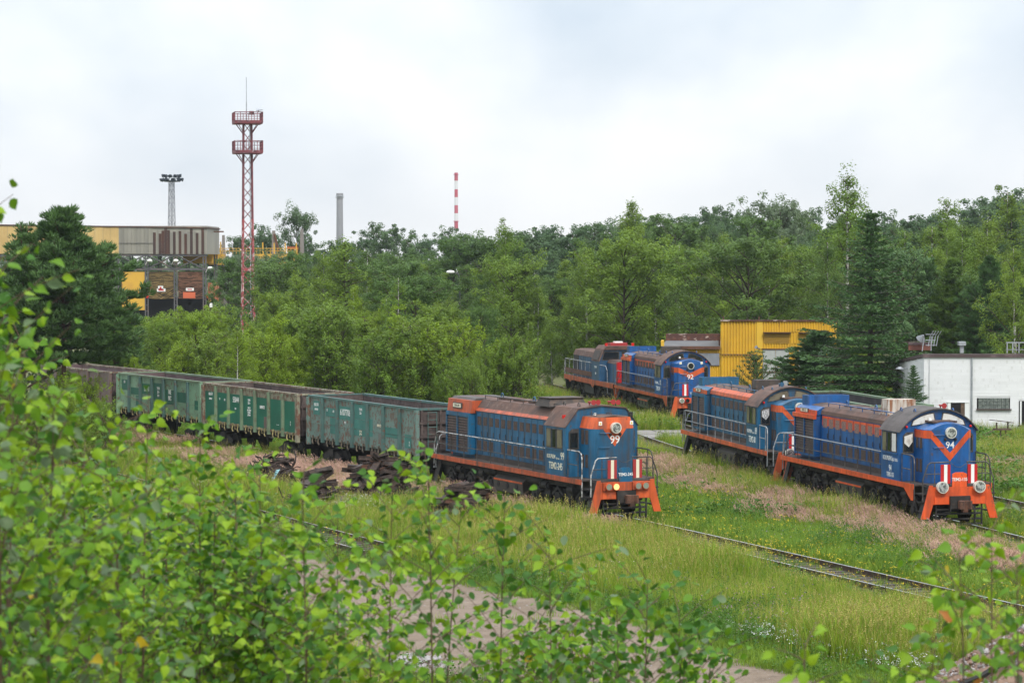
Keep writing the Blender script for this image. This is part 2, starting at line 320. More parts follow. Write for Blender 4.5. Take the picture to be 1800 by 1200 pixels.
bcyl = MB(); bcyl.cyl((-.32, 0, 0), (.2, 0, 0), .17, n=12); bcyl.cyl((.2, 0, 0), (.3, 0, 0), .11, n=10); bcyl.cyl((-.36, 0, 0), (-.3, 0, 0), .2, n=12); BCYL = bcyl.mesh('brake_cylinder', m_black)
def bogie(root, bx):
    b = empty('bogie', (bx, 0, 0)); b.parent = root
    for s in (-1, 1):
        m = MB(); m.prism([(-2.75, .70), (-2.4, .62), (2.4, .62), (2.75, .70), (2.75, .88), (1.2, .98), (-1.2, .98), (-2.75, .88)], s * 1.08, s * 1.0, 'y')
        for q in (-1.05, 1.05): m.box(q - .25, q + .25, s * 1.09, s * 1.2, .66, .92)
        m.build('side_frame', m_black, b)
    for ax in (-2.1, 0, 2.1):
        for s in (-1, 1):
            link('wheel', WHEEL, b, (ax, s * .79, .525), (0, 0, 0 if s < 0 else math.pi))
            if s < 0:
                link('axle_box', ABOX, b, (ax, -1.12, 0)); link('equaliser_arm', AARM, b, (ax, -1.16, 0))
    for q in (-1.05, 1.05, 2.75): link('spring', SPRING, b, (q, -1.16, .30))
    link('brake_cylinder', BCYL, b, (-1.0, -1.22, 1.06)); link('brake_cylinder', BCYL, b, (1.3, -1.22, 1.06), (0, 0, math.pi))
    m = MB(); m.box(-2.5, 2.5, -.55, .55, .45, .9); m.build('transom', m_black, b); return b
def wing(m, x, s, dx=.05):
    m.prism([(s*1.14, 1.56), (s*1.20, 1.56), (s*1.53, .31), (s*1.22, .31), (s*1.06, .82), (s*1.06, 1.56)], x - dx, x, 'x')
def arc(r, n, half, z0, zp, inset=0):
    """arched roof outline from (-half, z0) up to zp and down again"""
    h = zp - z0; rad = (half * half + h * h) / (2 * h); c = zp - rad; a = math.asin(half / rad)
    return [((rad - inset) * math.sin(-a + 2*a*i/n), c + (rad - inset) * math.cos(-a + 2*a*i/n)) for i in range(n + 1)]
def locomotive(label, x, y, h, v):
    root = empty('locomotive', (x, y, 0), R(h - 90), label, 'locomotive', 'blue and orange shunting locomotives')
    bl, og, gold = v['blue'], v['orange'], v.get('text', m_white); rf = v.get('roof', m_roof); hr = v.get('rail', m_raild)
    xr, xf = -7.8, 7.75
    # running gear and frame
    bogie(root, -4.3); bogie(root, 4.3)
    m = B(-7.6, 7.5, -1.25, 1.25, 1.12, 1.5); m.box(-7.5, -6.9, -1.1, 1.1, .7, 1.12); m.build('underframe', m_black, root)
    m = B(xr, 7.1, -1.555, 1.555, 1.5, 1.55); m.box(7.1, 7.7, -1.14, 1.14, 1.5, 1.549); m.build('deck', m_deck, root)
    for s in (-1, 1):
        m = MB(); m.box(xr, 7.1, min(s*1.585, s*1.556), max(s*1.585, s*1.556), 1.37, 1.565)
        if v.get('gusset'): m.prism([(6.15, 1.372), (7.05, 1.372), (7.05, .95), (6.85, .95)], s*1.582, s*1.558, 'y')
        m.build('sill', v.get('sill', og), root)
        m = MB()
        for q in (.55, .9, 1.2): m.box(7.12, 7.6, min(s*1.2, s*1.5), max(s*1.2, s*1.5), q, q + .04)
        m.build('cab_step', m_black, root)
    tk = MB(); tk.prism([(-1.2, .34), (-1.42, .5), (-1.42, 1.0), (-1.2, 1.18), (1.2, 1.18), (1.42, 1.0), (1.42, .5), (1.2, .34)], -1.5, 1.4, 'x'); t = tk.build('fuel_tank', M('fuel_tank_paint', v.get('tank', (.06, .05, .042)), .6, layers=(((.035, .03, .027), 2, .4, .7), ((.03, .05, .02), 3, .6, .75))), root)
    for q in (-1.0, -.1, .8): MB().cyl((q, -1.45, .78), (q, -1.42, .78), .12, n=10).build('filler_cap', m_black, t)
    if v.get('tankline', True): MB().box(-1.45, 1.35, -1.435, -1.425, .93, 1.0).build('stripe', og, t)
    for q0, q1 in ((-3.2, -1.6), (1.55, 3.1)): MB().cyl((q0, -1.15, 1.2), (q1, -1.15, 1.2), .21, n=12).build('air_reservoir', m_black, root, True)
    # long hood with doors
    ang = v['cab'] == 'angle'; zsh = 3.58 if ang else 3.5
    MB().box(-6.9, 3.83, -.95, .95, 1.55, zsh).build('long_hood', bl, root)
    MB().box(-4.45, 3.83, -.985, .985, 1.552, 1.75).build('hood_skirt', m_deck, root)
    if ang: prof = [(-.99, zsh), (-.62, 4.06), (-.2, 4.12), (.2, 4.12), (.62, 4.06), (.99, zsh)]
    else: prof = [(-.99, zsh), (-.96, 3.66), (-.78, 3.82), (-.3, 3.9), (.3, 3.9), (.78, 3.82), (.96, 3.66), (.99, zsh)]
    MB().prism(prof, -6.6, 3.86, 'x').build('hood_roof', rf, root)
    if v.get('roofside'): MB().prism([(-1.0, zsh - .002), (-.97, 3.672), (-.80, 3.81), (-.785, 3.825), (-.77, 3.81), (-.93, 3.64), (-.96, zsh - .002)], -6.58, 3.84, 'x').build('roof_edge', v['roofside'], root)
    if ang: MB().prism([(-.998, zsh + .01), (-.90, 3.715), (-.87, 3.69), (-.96, zsh + .01)], -4.6, 3.84, 'x').build('roof_edge_band', m_orange_dirty, root)
    nd = v['doors']; x0, x1 = -4.28, 3.72; wd = (x1 - x0) / nd
    band = v.get('doorband'); gm = v.get('grille', m_grille)
    dme = B(.02, wd - .02, -.025, 0, 1.78, zsh - .04).mesh('hood_door', bl)
    bme = B(.022, wd - .022, -.031, -.026, 3.06, zsh - .042).mesh('door_band', og) if band else None
    gt = B(.12, wd - .12, -.04, -.02, 2.98 if not ang else 3.0, 3.36).mesh('vent_grille', gm); gb = B(.11, wd - .11, -.036, -.02, 1.92, 2.36).mesh('vent_grille', m_grille)
    hd = B(wd - .08, wd - .05, -.05, -.02, 2.55, 2.75).mesh('door_handle', m_raild)
    rod = B(wd * .03, wd * .03 + .02, -.045, -.02, 2.4, 3.0).mesh('latch_rod', m_raild)
    for i in range(nd):
        dx = x0 + i * wd
        d = link('hood_door', dme, root, (dx, -.95, 0))
        if band: link('door_band', bme, d)
        link('vent_grille', gt, d)
        if i != 3 or not ang: link('vent_grille', gb, d)
        link('door_handle', hd, d)
        if not ang and i % 2: link('latch_rod', rod, d)
        link('hood_door', dme, root, (dx + wd, .95, 0), (0, 0, math.pi))
    # radiator section
    rad = B(-6.95, -4.45, -1.18, 1.18, 1.72, 3.46).build('radiator', bl, root)
    for s in (-1, 1):
        fr = MB()
        for a, b in ((-6.95, -6.85), (-5.78, -5.68), (-4.58, -4.45)): fr.box(a, b, min(s*1.181, s*1.26), max(s*1.181, s*1.26), 1.72, 3.458)
        for a, b in ((1.722, 1.8), (3.3, 3.456)): fr.box(-6.849, -4.581, min(s*1.181, s*1.255), max(s*1.181, s*1.255), a, b)
        fr.build('radiator_frame', bl, rad)
        for a, b in ((-6.84, -5.79), (-5.67, -4.59)):
            lv = MB()
            for k in range(13):
                z = 1.83 + k * .112; lv.add([(a, s*1.183, z + .085), (b, s*1.183, z + .085), (b, s*1.24, z), (a, s*1.24, z), (a, s*1.183, z + .075), (b, s*1.183, z + .075), (b, s*1.24, z - .012), (a, s*1.24, z - .012)], [(0, 1, 2, 3), (4, 5, 6, 7), (0, 1, 5, 4), (2, 3, 7, 6), (1, 2, 6, 5), (0, 3, 7, 4)])
            lv.build('louvre', m_louvre, rad)
    if ang:
        MB().prism([(-1.18, 3.47), (-1.12, 4.0), (1.12, 4.0), (1.18, 3.47)], -6.97, -4.4, 'x').build('radiator_top', m_orange_dirty, root)
        MB().prism([(-1.0, 4.002), (-.9, 4.1), (.9, 4.1), (1.0, 4.002)], -6.9, -4.45, 'x').build('radiator_shutter', m_greyroof, root)
    else:
        MB().prism([(-1.16, 3.47), (-1.12, 3.66), (-.9, 3.8), (.9, 3.8), (1.12, 3.66), (1.16, 3.47)], -7.0, -4.4, 'x').build('radiator_top', v.get('radtop', bl), root)
        if v.get('visor'): MB().box(-6.98, -4.42, -1.32, -1.182, 3.3, 3.47).build('visor', og, root)
        if v.get('radband'): MB().box(-6.96, -4.41, -1.19, -1.164, 3.475, 3.66).build('radiator_band', og, root)
        c = v.get('cowl', (-6.85, -6.1)); m = MB(); t_ = .05; w_ = .92
        m.box(c[0], c[1], -w_, -w_ + t_, 3.78, 4.2); m.box(c[0], c[1], w_ - t_, w_, 3.78, 4.2); m.box(c[0], c[0] + t_, -w_ + t_, w_ - t_, 3.78, 4.2); m.box(c[1] - t_, c[1], -w_ + t_, w_ - t_, 3.78, 4.2); m.box(c[0] + t_, c[1] - t_, -w_ + t_, w_ - t_, 3.78, 3.82)
        m.build('fan_cowl', bl, root)
    nb = B(-6.3, -5.35, -1.215, -1.16, 3.62 if ang else 3.52, 3.86 if ang else 3.70).build('number_board', m_raild, root)
    B(-6.24, -5.41, -1.225, -1.217, 3.66 if ang else 3.545, 3.82 if ang else 3.675).build('board_face', m_cream, nb)
    text('lettering', v['model'], .13, m_raild, nb, (-5.82, -1.227, 3.74 if ang else 3.61), SIDE)
    # roof fittings
    ex = v['exhaust']
    if ex == 'cowl':
        m = MB(); m.add([(1.3, -.85, 4.1), (2.7, -.85, 4.1), (2.7, .85, 4.1), (1.3, .85, 4.1), (1.5, -.72, 4.42), (2.5, -.72, 4.42), (2.5, .72, 4.42), (1.5, .72, 4.42)], [(0, 1, 5, 4), (1, 2, 6, 5), (2, 3, 7, 6), (3, 0, 4, 7), (4, 5, 6, 7)]); m.box(1.42, 2.58, -.78, .78, 4.421, 4.45)
        m.build('exhaust_cowl', m_stack, root)
    else:
        m = MB(); m.prism([(-.56, 3.86), (-.60, 4.1), (-.56, 4.45), (.56, 4.45), (.56, 3.86)], 1.35, 2.1, 'x'); m.box(1.25, 2.25, -.65, .65, 3.84, 3.9); m.build('exhaust_stack', m_stackw if ex == 'white' else m_stack, root)
    m = MB(); zr = 4.16 if ang else 3.93; yr = -.60 if ang else -.72
    m.tube([(-4.2, yr, zr + .06), (3.5, yr, zr + .06)], .02)
    for q in np.linspace(-4.2, 3.5, 7): m.tube([(q, yr, zr - .1), (q, yr, zr + .06)], .02)
    m.build('roof_rail', m_raild if ang else bl, root)
    hatch = MB()
    for q in (-3.4, -1.9, -.4): hatch.box(q, q + 1.1, -.35, .35, zr - .05, zr + .02)
    hatch.build('roof_hatch', rf, root)
    for q in (-3.0, .2): 
        m = MB(); m.tube([(q + .11 * math.cos(a), -.35, zr + .1 + .11 * math.sin(a)) for a in np.linspace(-.6, 3.74, 9)], .025); m.build('lifting_eye', bl, root)
    # cab
    XA, XB = 3.83, 5.68
    if ang: out = [(-1.56, 3.5), (-1.02, 4.17), (0, 4.27), (1.02, 4.17), (1.56, 3.5)]
    else: out = arc(0, 16, 1.56, 3.47, 4.27)
    MB().prism([(-1.56, 1.56)] + out + [(1.56, 1.56)], XA, XB, 'x').build('cab', bl, root)
    if ang: o2 = [(-1.60, 3.47), (-1.04, 4.21), (0, 4.32), (1.04, 4.21), (1.60, 3.47), (1.565, 3.49), (1.02, 4.172), (0, 4.272), (-1.02, 4.172), (-1.565, 3.49)]
    else:
        a1 = arc(0, 16, 1.63, 3.42, 4.32); a2 = arc(0, 16, 1.58, 3.44, 4.273); o2 = a1 + a2[::-1]
    MB().prism(o2, XA - .1, XB + (.06 if ang else .14), 'x').build('cab_roof', v.get('cabroof', rf), root)
    # cab windows, side and front
    for (a, b, mm) in ((3.98, 4.42, m_tan), (4.50, 4.86, m_glass), (4.93, 5.42, m_tan if v.get('pane') is None else v['pane'])):
        wd_ = B(a, b, -1.585, -1.558, 2.62, 3.38).build('side_window', m_raild, root); B(a + .04, b - .04, -1.590, -1.586, 2.66, 3.34).build('pane', mm, wd_)
    MB().box(3.9, 5.5, -1.60, -1.561, 2.55, 2.61).build('window_sill', bl, root)
    for s in (-1, 1):
        y0, y1 = (-1.43, -1.0) if s < 0 else (1.0, 1.43)
        f = MB(); f.prism([(y0, 2.62), (y1, 2.62), (y1, 3.42), (y0 + (.14 if s < 0 else 0), 3.42 ), (y0, 3.28)] if s < 0 else [(y0, 2.62), (y1, 2.62), (y1, 3.28), (y1 - .14, 3.42), (y0, 3.42)], XB - .01, XB + .03, 'x')
        f = f.build('cab_window', m_raild, root)
        MB().prism([(y0 + .05, 2.68), (y1 - .05, 2.68), (y1 - .05, 3.26), (y0 + .05, 3.26)], XB + .031, XB + .037, 'x').build('pane', m_glass, f)
        if not ang:
            aa = arc(0, 40, 1.56, 3.47, 4.27, .10); pts = [p for p in aa if .1 < s * p[0] < 1.12]
            pts = pts + [(s * 1.12, 3.64), (s * .1, 3.80)] if s > 0 else [(s * .1, 3.80), (s * 1.12, 3.64)] + pts
            pts = sorted(pts, key=lambda p: math.atan2(p[1] - 3.85, p[0] - s * .6))
            f = MB().prism(pts, XB - .01, XB + .03, 'x').build('arched_window', m_raild, root)
            cxy = (s * .58, 3.85); MB().prism([(cxy[0] + (p[0] - cxy[0]) * .9, cxy[1] + (p[1] - cxy[1]) * .84) for p in pts], XB + .031, XB + .036, 'x').build('pane', v.get('arch', m_glass), f)
            MB().sphere((XB + .06, s * 1.3, 3.62), .055).build('marker_lamp', m_redplastic, root)
    if v.get('curtain'): MB().prism([(-1.38, 3.0), (-1.2, 2.85), (-1.05, 3.05), (-1.05, 3.36), (-1.38, 3.26)], XB + .038, XB + .042, 'x').build('curtain', v['curtain'], root)
    # short hood
    zt = 3.46 if ang else 3.56
    XH = 6.82; ch = [(XB, -.95), (6.55, -.95), (XH, -.76), (XH, .76), (6.55, .95), (XB, .95)]
    MB().prism(ch, 1.56, zt, 'z').build('short_hood', bl, root)
    if ang:
        m = MB(); top = [(XB, -.82), (6.5, -.82), (XH - .03, -.66), (XH - .03, .66), (6.5, .82), (XB, .82)]
        m.add([(a, b, zt) for a, b in [(q[0] + (.004 if q[0] > 5.7 else 0), q[1] * 1.004) for q in ch]] + [(a, b, 3.9) for a, b in top], [tuple(range(6)), tuple(range(6, 12))] + [(i, (i+1) % 6, 6 + (i+1) % 6, 6 + i) for i in range(6)]); m.build('hood_top', v.get('top', og), root)
        m = MB(); m.add([(a, b, 3.904) for a, b in top] + [(XB, 0, 3.97), (XH - .03, 0, 3.97)], [(0, 1, 7, 6), (1, 2, 7), (2, 3, 7), (3, 4, 7), (4, 5, 6, 7)]); m.build('hood_lid', rf, root)
        MB().prism([(-.5, zt), (.5, zt), (.5, zt - .001), (0, 2.78), (-.5, zt - .001)], XH, XH + .006, 'x').build('front_triangle', og, root)
    else:
        m = MB(); n = 8
        def ring(x, yw, zc): return [(x, yw * (-1 + 2 * i / n), zt + (zc - zt) * (1 - (-1 + 2 * i / n) ** 2)) for i in range(n + 1)]
        rings = [ring(XB, .95, 3.84), ring(6.5, .95, 3.84), ring(XH + .002, .76, 3.80)]
        for r_ in rings: m.v += r_
        for j in range(2):
            for i in range(n): m.f.append((j*(n+1)+i, j*(n+1)+i+1, (j+1)*(n+1)+i+1, (j+1)*(n+1)+i))
        m.f.append(tuple(range(2*(n+1), 3*(n+1)))); m.mi = [0] * len(m.f); m.build('hood_top', bl, root)
        m = MB(); m.box(XB + .05, 6.45, -.55, .45, 3.80, 3.87); m.build('hood_lid', rf, root)
        za, zb, zn, ztp = v['vee']                     # arm top, arm bottom, notch, tip
        for s in (-1, 1):
            p = [(s*.76, za), (s*.76, zb), (0, ztp), (0, zn)]
            MB().prism(p, XH + .001, XH + .008, 'x').build('front_stripe', og, root)
            m = MB(); m.add([(6.55, s*.957, zb), (XH + .006, s*.766, zb), (XH + .006, s*.766, za), (6.55, s*.957, za), (XB, s*.957, zb), (XB, s*.957, za)], [(0, 1, 2, 3), (4, 0, 3, 5)]); m.build('side_stripe', og, root)
    for (a, b) in ((5.85, 6.07), (6.2, 6.42)):
        for (z0, z1) in ((1.95, 2.45), (2.85, 3.25 if not ang else 3.4)): MB().box(a, b, -.965, -.952, z0, z1).build('hood_vent', m_grille, root)
    for z in (2.9, 3.38) if not ang else (2.75, 3.3):
        m = MB(); m.tube([(XH, -.66, z), (XH + .07, -.66, z), (XH + .07, -.25, z), (XH, -.25, z)], .018); m.build('grab_iron', bl, root)
    zl = v['zl']
    hl = MB().cyl((XH, 0, zl), (XH + .16, 0, zl), .205, .215, n=20).build('headlight', m_chrome if not ang else m_chrome, root)
    MB().cyl((XH + .161, 0, zl), (XH + .175, 0, zl), .175, n=20).build('lens', v.get('lens', m_lens), hl)
    for s in (-1, 1): MB().sphere((XH + .05, s*.21, zl - .25), .06).build('door_stop', m_black, root)
    text('number', v['num'], v['numsize'], m_white, root, (XH + .012, 0, v['znum']), FRONT, bold=.002)
    for s in ((-.62, .72) if v.get('stickers') else ()):
        st = B(XH + .001, XH + .008, s - .07, s + .07, zl + .1, zl + .25).build('warning_sticker', m_white, root); MB().prism([(s - .045, zl + .13), (s + .045, zl + .13), (s, zl + .22)], XH + .009, XH + .012, 'x').build('symbol', m_yellow, st)
    # cab side lettering
    if v['co'] == '94':
        text('lettering', 'KOLPREM Sp.z o.o.', .24, gold, root, (4.75, -1.562, 2.36), SIDE, sx=.78, bold=.002); text('lettering', v['num'], .36, gold, root, (4.75, -1.562, 1.98), SIDE, sx=.72, bold=.003); text('lettering', v['model'], .24, gold, root, (4.75, -1.562, 1.74), SIDE, sx=.72, bold=.002)
    else:
        text('lettering', 'KOLPREM', .22, gold, root, (4.38, -1.562, 2.28), SIDE, sx=.8, bold=.002); text('lettering', 'Sp.z o.o.', .11, gold, root, (5.0, -1.562, 2.24), SIDE, sx=.8); text('lettering', v['num'], .42, gold, root, (5.4, -1.562, 2.33), SIDE, sx=.8, bold=.003); text('lettering', v['model'], .38, gold, root, (4.8, -1.562, 1.92), SIDE, sx=.78, bold=.003)
    # front end
    for e, xq in ((1, xf), (-1, xr)):
        og_ = og if e > 0 else v.get('rearwing', m_black)
        for s in (-1, 1):
            m = MB(); wing(m, xq if e > 0 else xq + .05, s); m.build('snow_plough_wing', og_, root)
            m = MB(); m.prism([(s*1.2, 1.5), (s*1.52, .32), (s*1.48, .30), (s*1.16, 1.48)], xq - e*.05, xq - e*.42, 'x'); m.build('wing_side', m_black, root)
        m = MB(); m.box(min(xq, xq - e*.06), max(xq, xq - e*.06), -1.055, 1.055, .84, 1.495); m.build('buffer_beam', og_, root)
        if e > 0:
            for s in (-1, 1): B(xf + .001, xf + .03, s*.72 - .28, s*.72 + .28, .86, 1.12).build('beam_plate', og, root)
        B(min(xq + e*.002, xq + e*.09), max(xq + e*.002, xq + e*.09), -.40, .40, .68, 1.16).build('coupler_pocket', m_black, root)
        m = MB(); m.cyl((xq + e*.08, 0, .9), (xq + e*.40, 0, .88), .11, .13, n=8)
        m.prism([(e*.38, -.22), (e*.66, -.26), (e*.70, -.12), (e*.54, -.04), (e*.56, .08), (e*.70, .14), (e*.64, .24), (e*.38, .16)], .72, 1.02, 'z'); k_ = len(m.v) - 16
        for q in range(k_, len(m.v)): m.v[q] = (m.v[q][0] + xq, m.v[q][1], m.v[q][2])
        m.prism([(e*.42, .60), (e*.56, .60), (e*.58, .719), (e*.40, .719)], -.10, .10, 'y'); k_ = len(m.v) - 8
        for q in range(k_, len(m.v)): m.v[q] = (m.v[q][0] + xq, m.v[q][1], m.v[q][2])
        m.build('coupler', m_rust if e > 0 else m_black, root)
        hs = MB(); hs.tube([(xq + e*.06, .5, .8), (xq + e*.22, .55, .5), (xq + e*.2, .5, .22)], .03); hs.tube([(xq + e*.06, -.35, .9), (xq + e*.2, -.45, .6), (xq + e*.08, -.6, .55)], .025); hs.build('brake_hose', m_black, root)
        m = MB()
        for z, hw in ((.66, .92), (.49, .95), (.29, .95), (.1, .95)): m.box(min(xq - e*.3, xq - e*.05), max(xq - e*.3, xq - e*.05), -hw, hw, z - .03, z + .02)
        for q in (-.93, .62, .9): m.box(min(xq - e*.12, xq - e*.06), max(xq - e*.12, xq - e*.06), q, q + .05, .1, .84)
        m.build('foot_steps', m_black, root)
        # end handrails
        for s in (-1, 1):
            m = MB(); xq2 = xq - e*.12
            m.tube([(xq2, s*1.42, .95), (xq2, s*1.42, 1.75), (xq2, s*1.22, 2.32), (xq2, s*1.12, 2.40), (xq2, s*.32, 2.42)], .026); m.build('handrail', m_railw if v.get('wrail') and s < 0 else hr, root)
            m = MB(); m.tube([(xq2, s*.95, 1.55), (xq2, s*.95, 2.40)], .02); m.tube([(xq2, s*1.3, 1.98), (xq2, s*.4, 1.98)], .018); m.tube([(xq2, s*.36, 1.55), (xq2, s*.36, 2.42)], .02); m.build('rail_post', hr, root)
    for s in (-1, 1):
        m = MB(); m.tube([(5.75, s*1.5, 2.62), (6.75, s*1.5, 2.62), (6.95, s*1.5, 2.55), (7.06, s*1.52, 2.35), (7.1, s*1.54, .9)], .026); m.build('handrail', m_railw if v.get('wrail') and s < 0 else hr, root)
        m = MB(); m.tube([(6.68, s*1.5, 1.55), (6.68, s*1.5, 2.62)], .02); m.tube([(5.75, s*1.5, 2.08), (6.68, s*1.5, 2.08)], .02); m.tube([(5.78, s*1.5, 1.55), (5.78, s*1.5, 2.62)], .02); m.build('rail_post', hr, root)
        m = MB(); m.tube([(3.8, s*1.52, 2.55), (-7.1, s*1.52, 2.55), (-7.35, s*1.52, 2.5), (-7.62, s*1.52, 1.95), (-7.66, s*1.52, .95)], .026); m.build('handrail', m_railw if v.get('wrail') else m_railg, root)
        m = MB(); m.tube([(3.8, s*1.52, 2.05), (-7.2, s*1.52, 2.05)], .018)
        for q in np.linspace(-7.15, 2.6, 8): m.tube([(q, s*1.52, 1.55), (q, s*1.52, 2.55)], .02)
        m.build('rail_post', hr, root)
    # warning boards, step plate
    for s in (-1, 1):
        bd = B(xf - .08, xf - .05, s*.54 - .19, s*.54 + .19, 1.62, 2.33).build('warning_board', v.get('boardred', m_red), root)
        B(xf - .049, xf - .043, s*.54 - .065, s*.54 + .065, 1.622, 2.328).build('white_stripe', v.get('boardwhite', m_white), bd)
    g = MB(); g.prism([(-.29, 1.49), (.29, 1.49), (.29, 1.98), (.15, 2.04), (-.15, 2.04), (-.29, 1.98)], xf - .04, xf, 'x'); g = g.build('step_plate', v.get('plate', bl), root)
    text('lettering', v['model'], .165, m_white, g, (xf + .003, 0, 1.77), FRONT, sx=.9, bold=.002)
    ch_ = MB(); ch_.tube([(xf - .06, -.33, 2.38), (xf - .06, -.15, 2.25), (xf - .06, .05, 2.22), (xf - .06, .33, 2.38)], .01); ch_.build('chain', m_raild, root)
    # buffer-beam lamps
    lamps = {'big': [(-.74, .225, m_chrome, m_lens), (.74, .225, m_chrome, m_lens)],
             'pairs': [(-.80, .14, m_orange, m_dullens), (-.49, .14, m_orange, m_lit), (.45, .14, m_orange, m_dullens), (.77, .14, m_orange, m_dullens)],
             'mixed': [(-.80, .15, m_white, m_dullens), (-.46, .15, m_redplastic, m_glass), (.46, .15, m_orange, m_glass), (.80, .15, m_orange, m_glass)]}[v['lamps']]
    for (y, r, rim, ln) in lamps:
        zz_ = 1.50 if r > .2 else 1.33
        l = MB().cyl((xf - .02, y, zz_), (xf + .2, y, zz_), r * .9, r, n=18).build('buffer_lamp', rim, root); MB().cyl((xf + .201, y, zz_), (xf + .212, y, zz_), r * .84, n=18).build('lens', ln, l)
    if v['lamps'] == 'pairs':
        for a, b in ((-1.0, -.3), (.26, .96)): B(xf, xf + .12, a, b, 1.18, 1.48).build('lamp_housing', m_orange_dirty, root)
    # horns, roof bits
    for (a, b) in v.get('horns', ()):
        m = MB(); m.cyl((5.2, a, b), (5.55, a, b), .03, .05, n=8); m.cyl((5.55, a, b), (5.68, a, b), .05, .11, n=10); m.cyl((5.3, a, b - .12), (5.3, a, b), .025, n=6); m.build('horn', v.get('horncol', m_board_red), root)
    for (a, b) in ((4.2, -.9), (5.2, -.75), (5.2, .8)):
        zc = (4.2 if ang else 4.08); m = MB(); m.tube([(a + .09 * math.cos(q), b, zc + .1 + .09 * math.sin(q)) for q in np.linspace(-.6, 3.74, 8)], .022); m.build('lifting_eye', bl if not ang else m_raild, root)
    if ang:
        B(4.95, 5.1, -1.36, -1.22, 3.78, 3.92).build('red_tail_lamp', m_redplastic, root)
        for q in (-.55, .1):
            m = MB(); m.tube([(5.9, q, 3.9), (5.9, q, 4.02), (6.35, q, 4.02), (6.35, q, 3.9)], .018); m.build('grab_iron', m_raild, root)
        B(6.6, 6.78, .68, .80, 3.9, 4.08).build('camera_box', m_black, root)
    m = MB(); m.cyl((-7.35, -.75, 1.56), (-7.35, .2, 1.56), .26, n=14); m.build('deck_casing', m_orange_dirty, root)
    MB().cyl((6.1, -.5, 3.86 if not ang else 3.95), (6.1, -.5, 3.97 if not ang else 4.04), .06, .05, n=8).build('roof_vent', m_white, root)
    return root
D99 = dict(cab='angle', blue=m_blue, orange=m_orange, top=m_orange, sill=m_orange_dirty, text=m_cream, doors=13, exhaust='cowl', num='99', model='TEM2-245', numsize=.44, znum=3.03, zl=3.5, co='99', lamps='pairs', stickers=1, wrail=1, rail=m_raild, horns=((-.35, 4.42), (-.15, 4.42), (.5, 4.42), (.72, 4.40)), boardred=m_board_red, boardwhite=m_cream)
D94 = dict(cab='arch', blue=m_blue94, orange=m_orange94, doors=11, exhaust='white', num='94', model='TEM2-135', numsize=.36, znum=2.98, zl=3.46, co='94', lamps='big', plate=m_orange94, doorband=1, grille=m_pgrille, visor=1, radband=1, gusset=1, vee=(3.54, 3.24, 2.70, 2.38), arch=m_cover, curtain=m_cover, cabroof=m_greyroof, rearwing=m_orange_dirty, horns=((.25, 4.40),), pane=m_cover, tank=(.045, .042, .035), stickers=0)
D89 = dict(cab='arch', blue=m_blue, orange=m_orange, doors=10, exhaust='black', num='89', model='TEM2-80', numsize=.3, znum=3.0, zl=3.46, co='99', lamps='big', text=m_white, radband=1, roofside=m_orange, vee=(3.54, 3.24, 2.70, 2.38), arch=m_tan, curtain=m_curtain, horncol=m_blue, horns=((-.45, 4.42),), tankline=False, rail=m_railg)
D92 = dict(cab='arch', blue=m_blue94, orange=m_orange, doors=10, exhaust='black', num='92', model='TEM2-91', numsize=.42, znum=2.72, zl=3.42, co='99', lamps='mixed', doorband=1, visor=1, radband=1, gusset=1, vee=(3.32, 3.0, 2.98, 2.62), lens=m_glass, stickers=1, tank=(.05, .07, .035), sill=m_orange_dirty)
locomotive('nearest locomotive, blue with angular cab and an orange triangle numbered 99', 1.15, 104.13, 24.3, D99)
locomotive('bright blue locomotive numbered 94 with orange V stripe and two big round lamps', 14.9, 102.36, 13.4, D94)
locomotive('blue locomotive numbered 89 with black exhaust, coupled behind number 94', 11.39, 118.94, 10.8, D89)
locomotive('distant blue locomotive numbered 92 with shallow orange V, beside the yellow building', 9.84, 164.42, 10.2, D92)
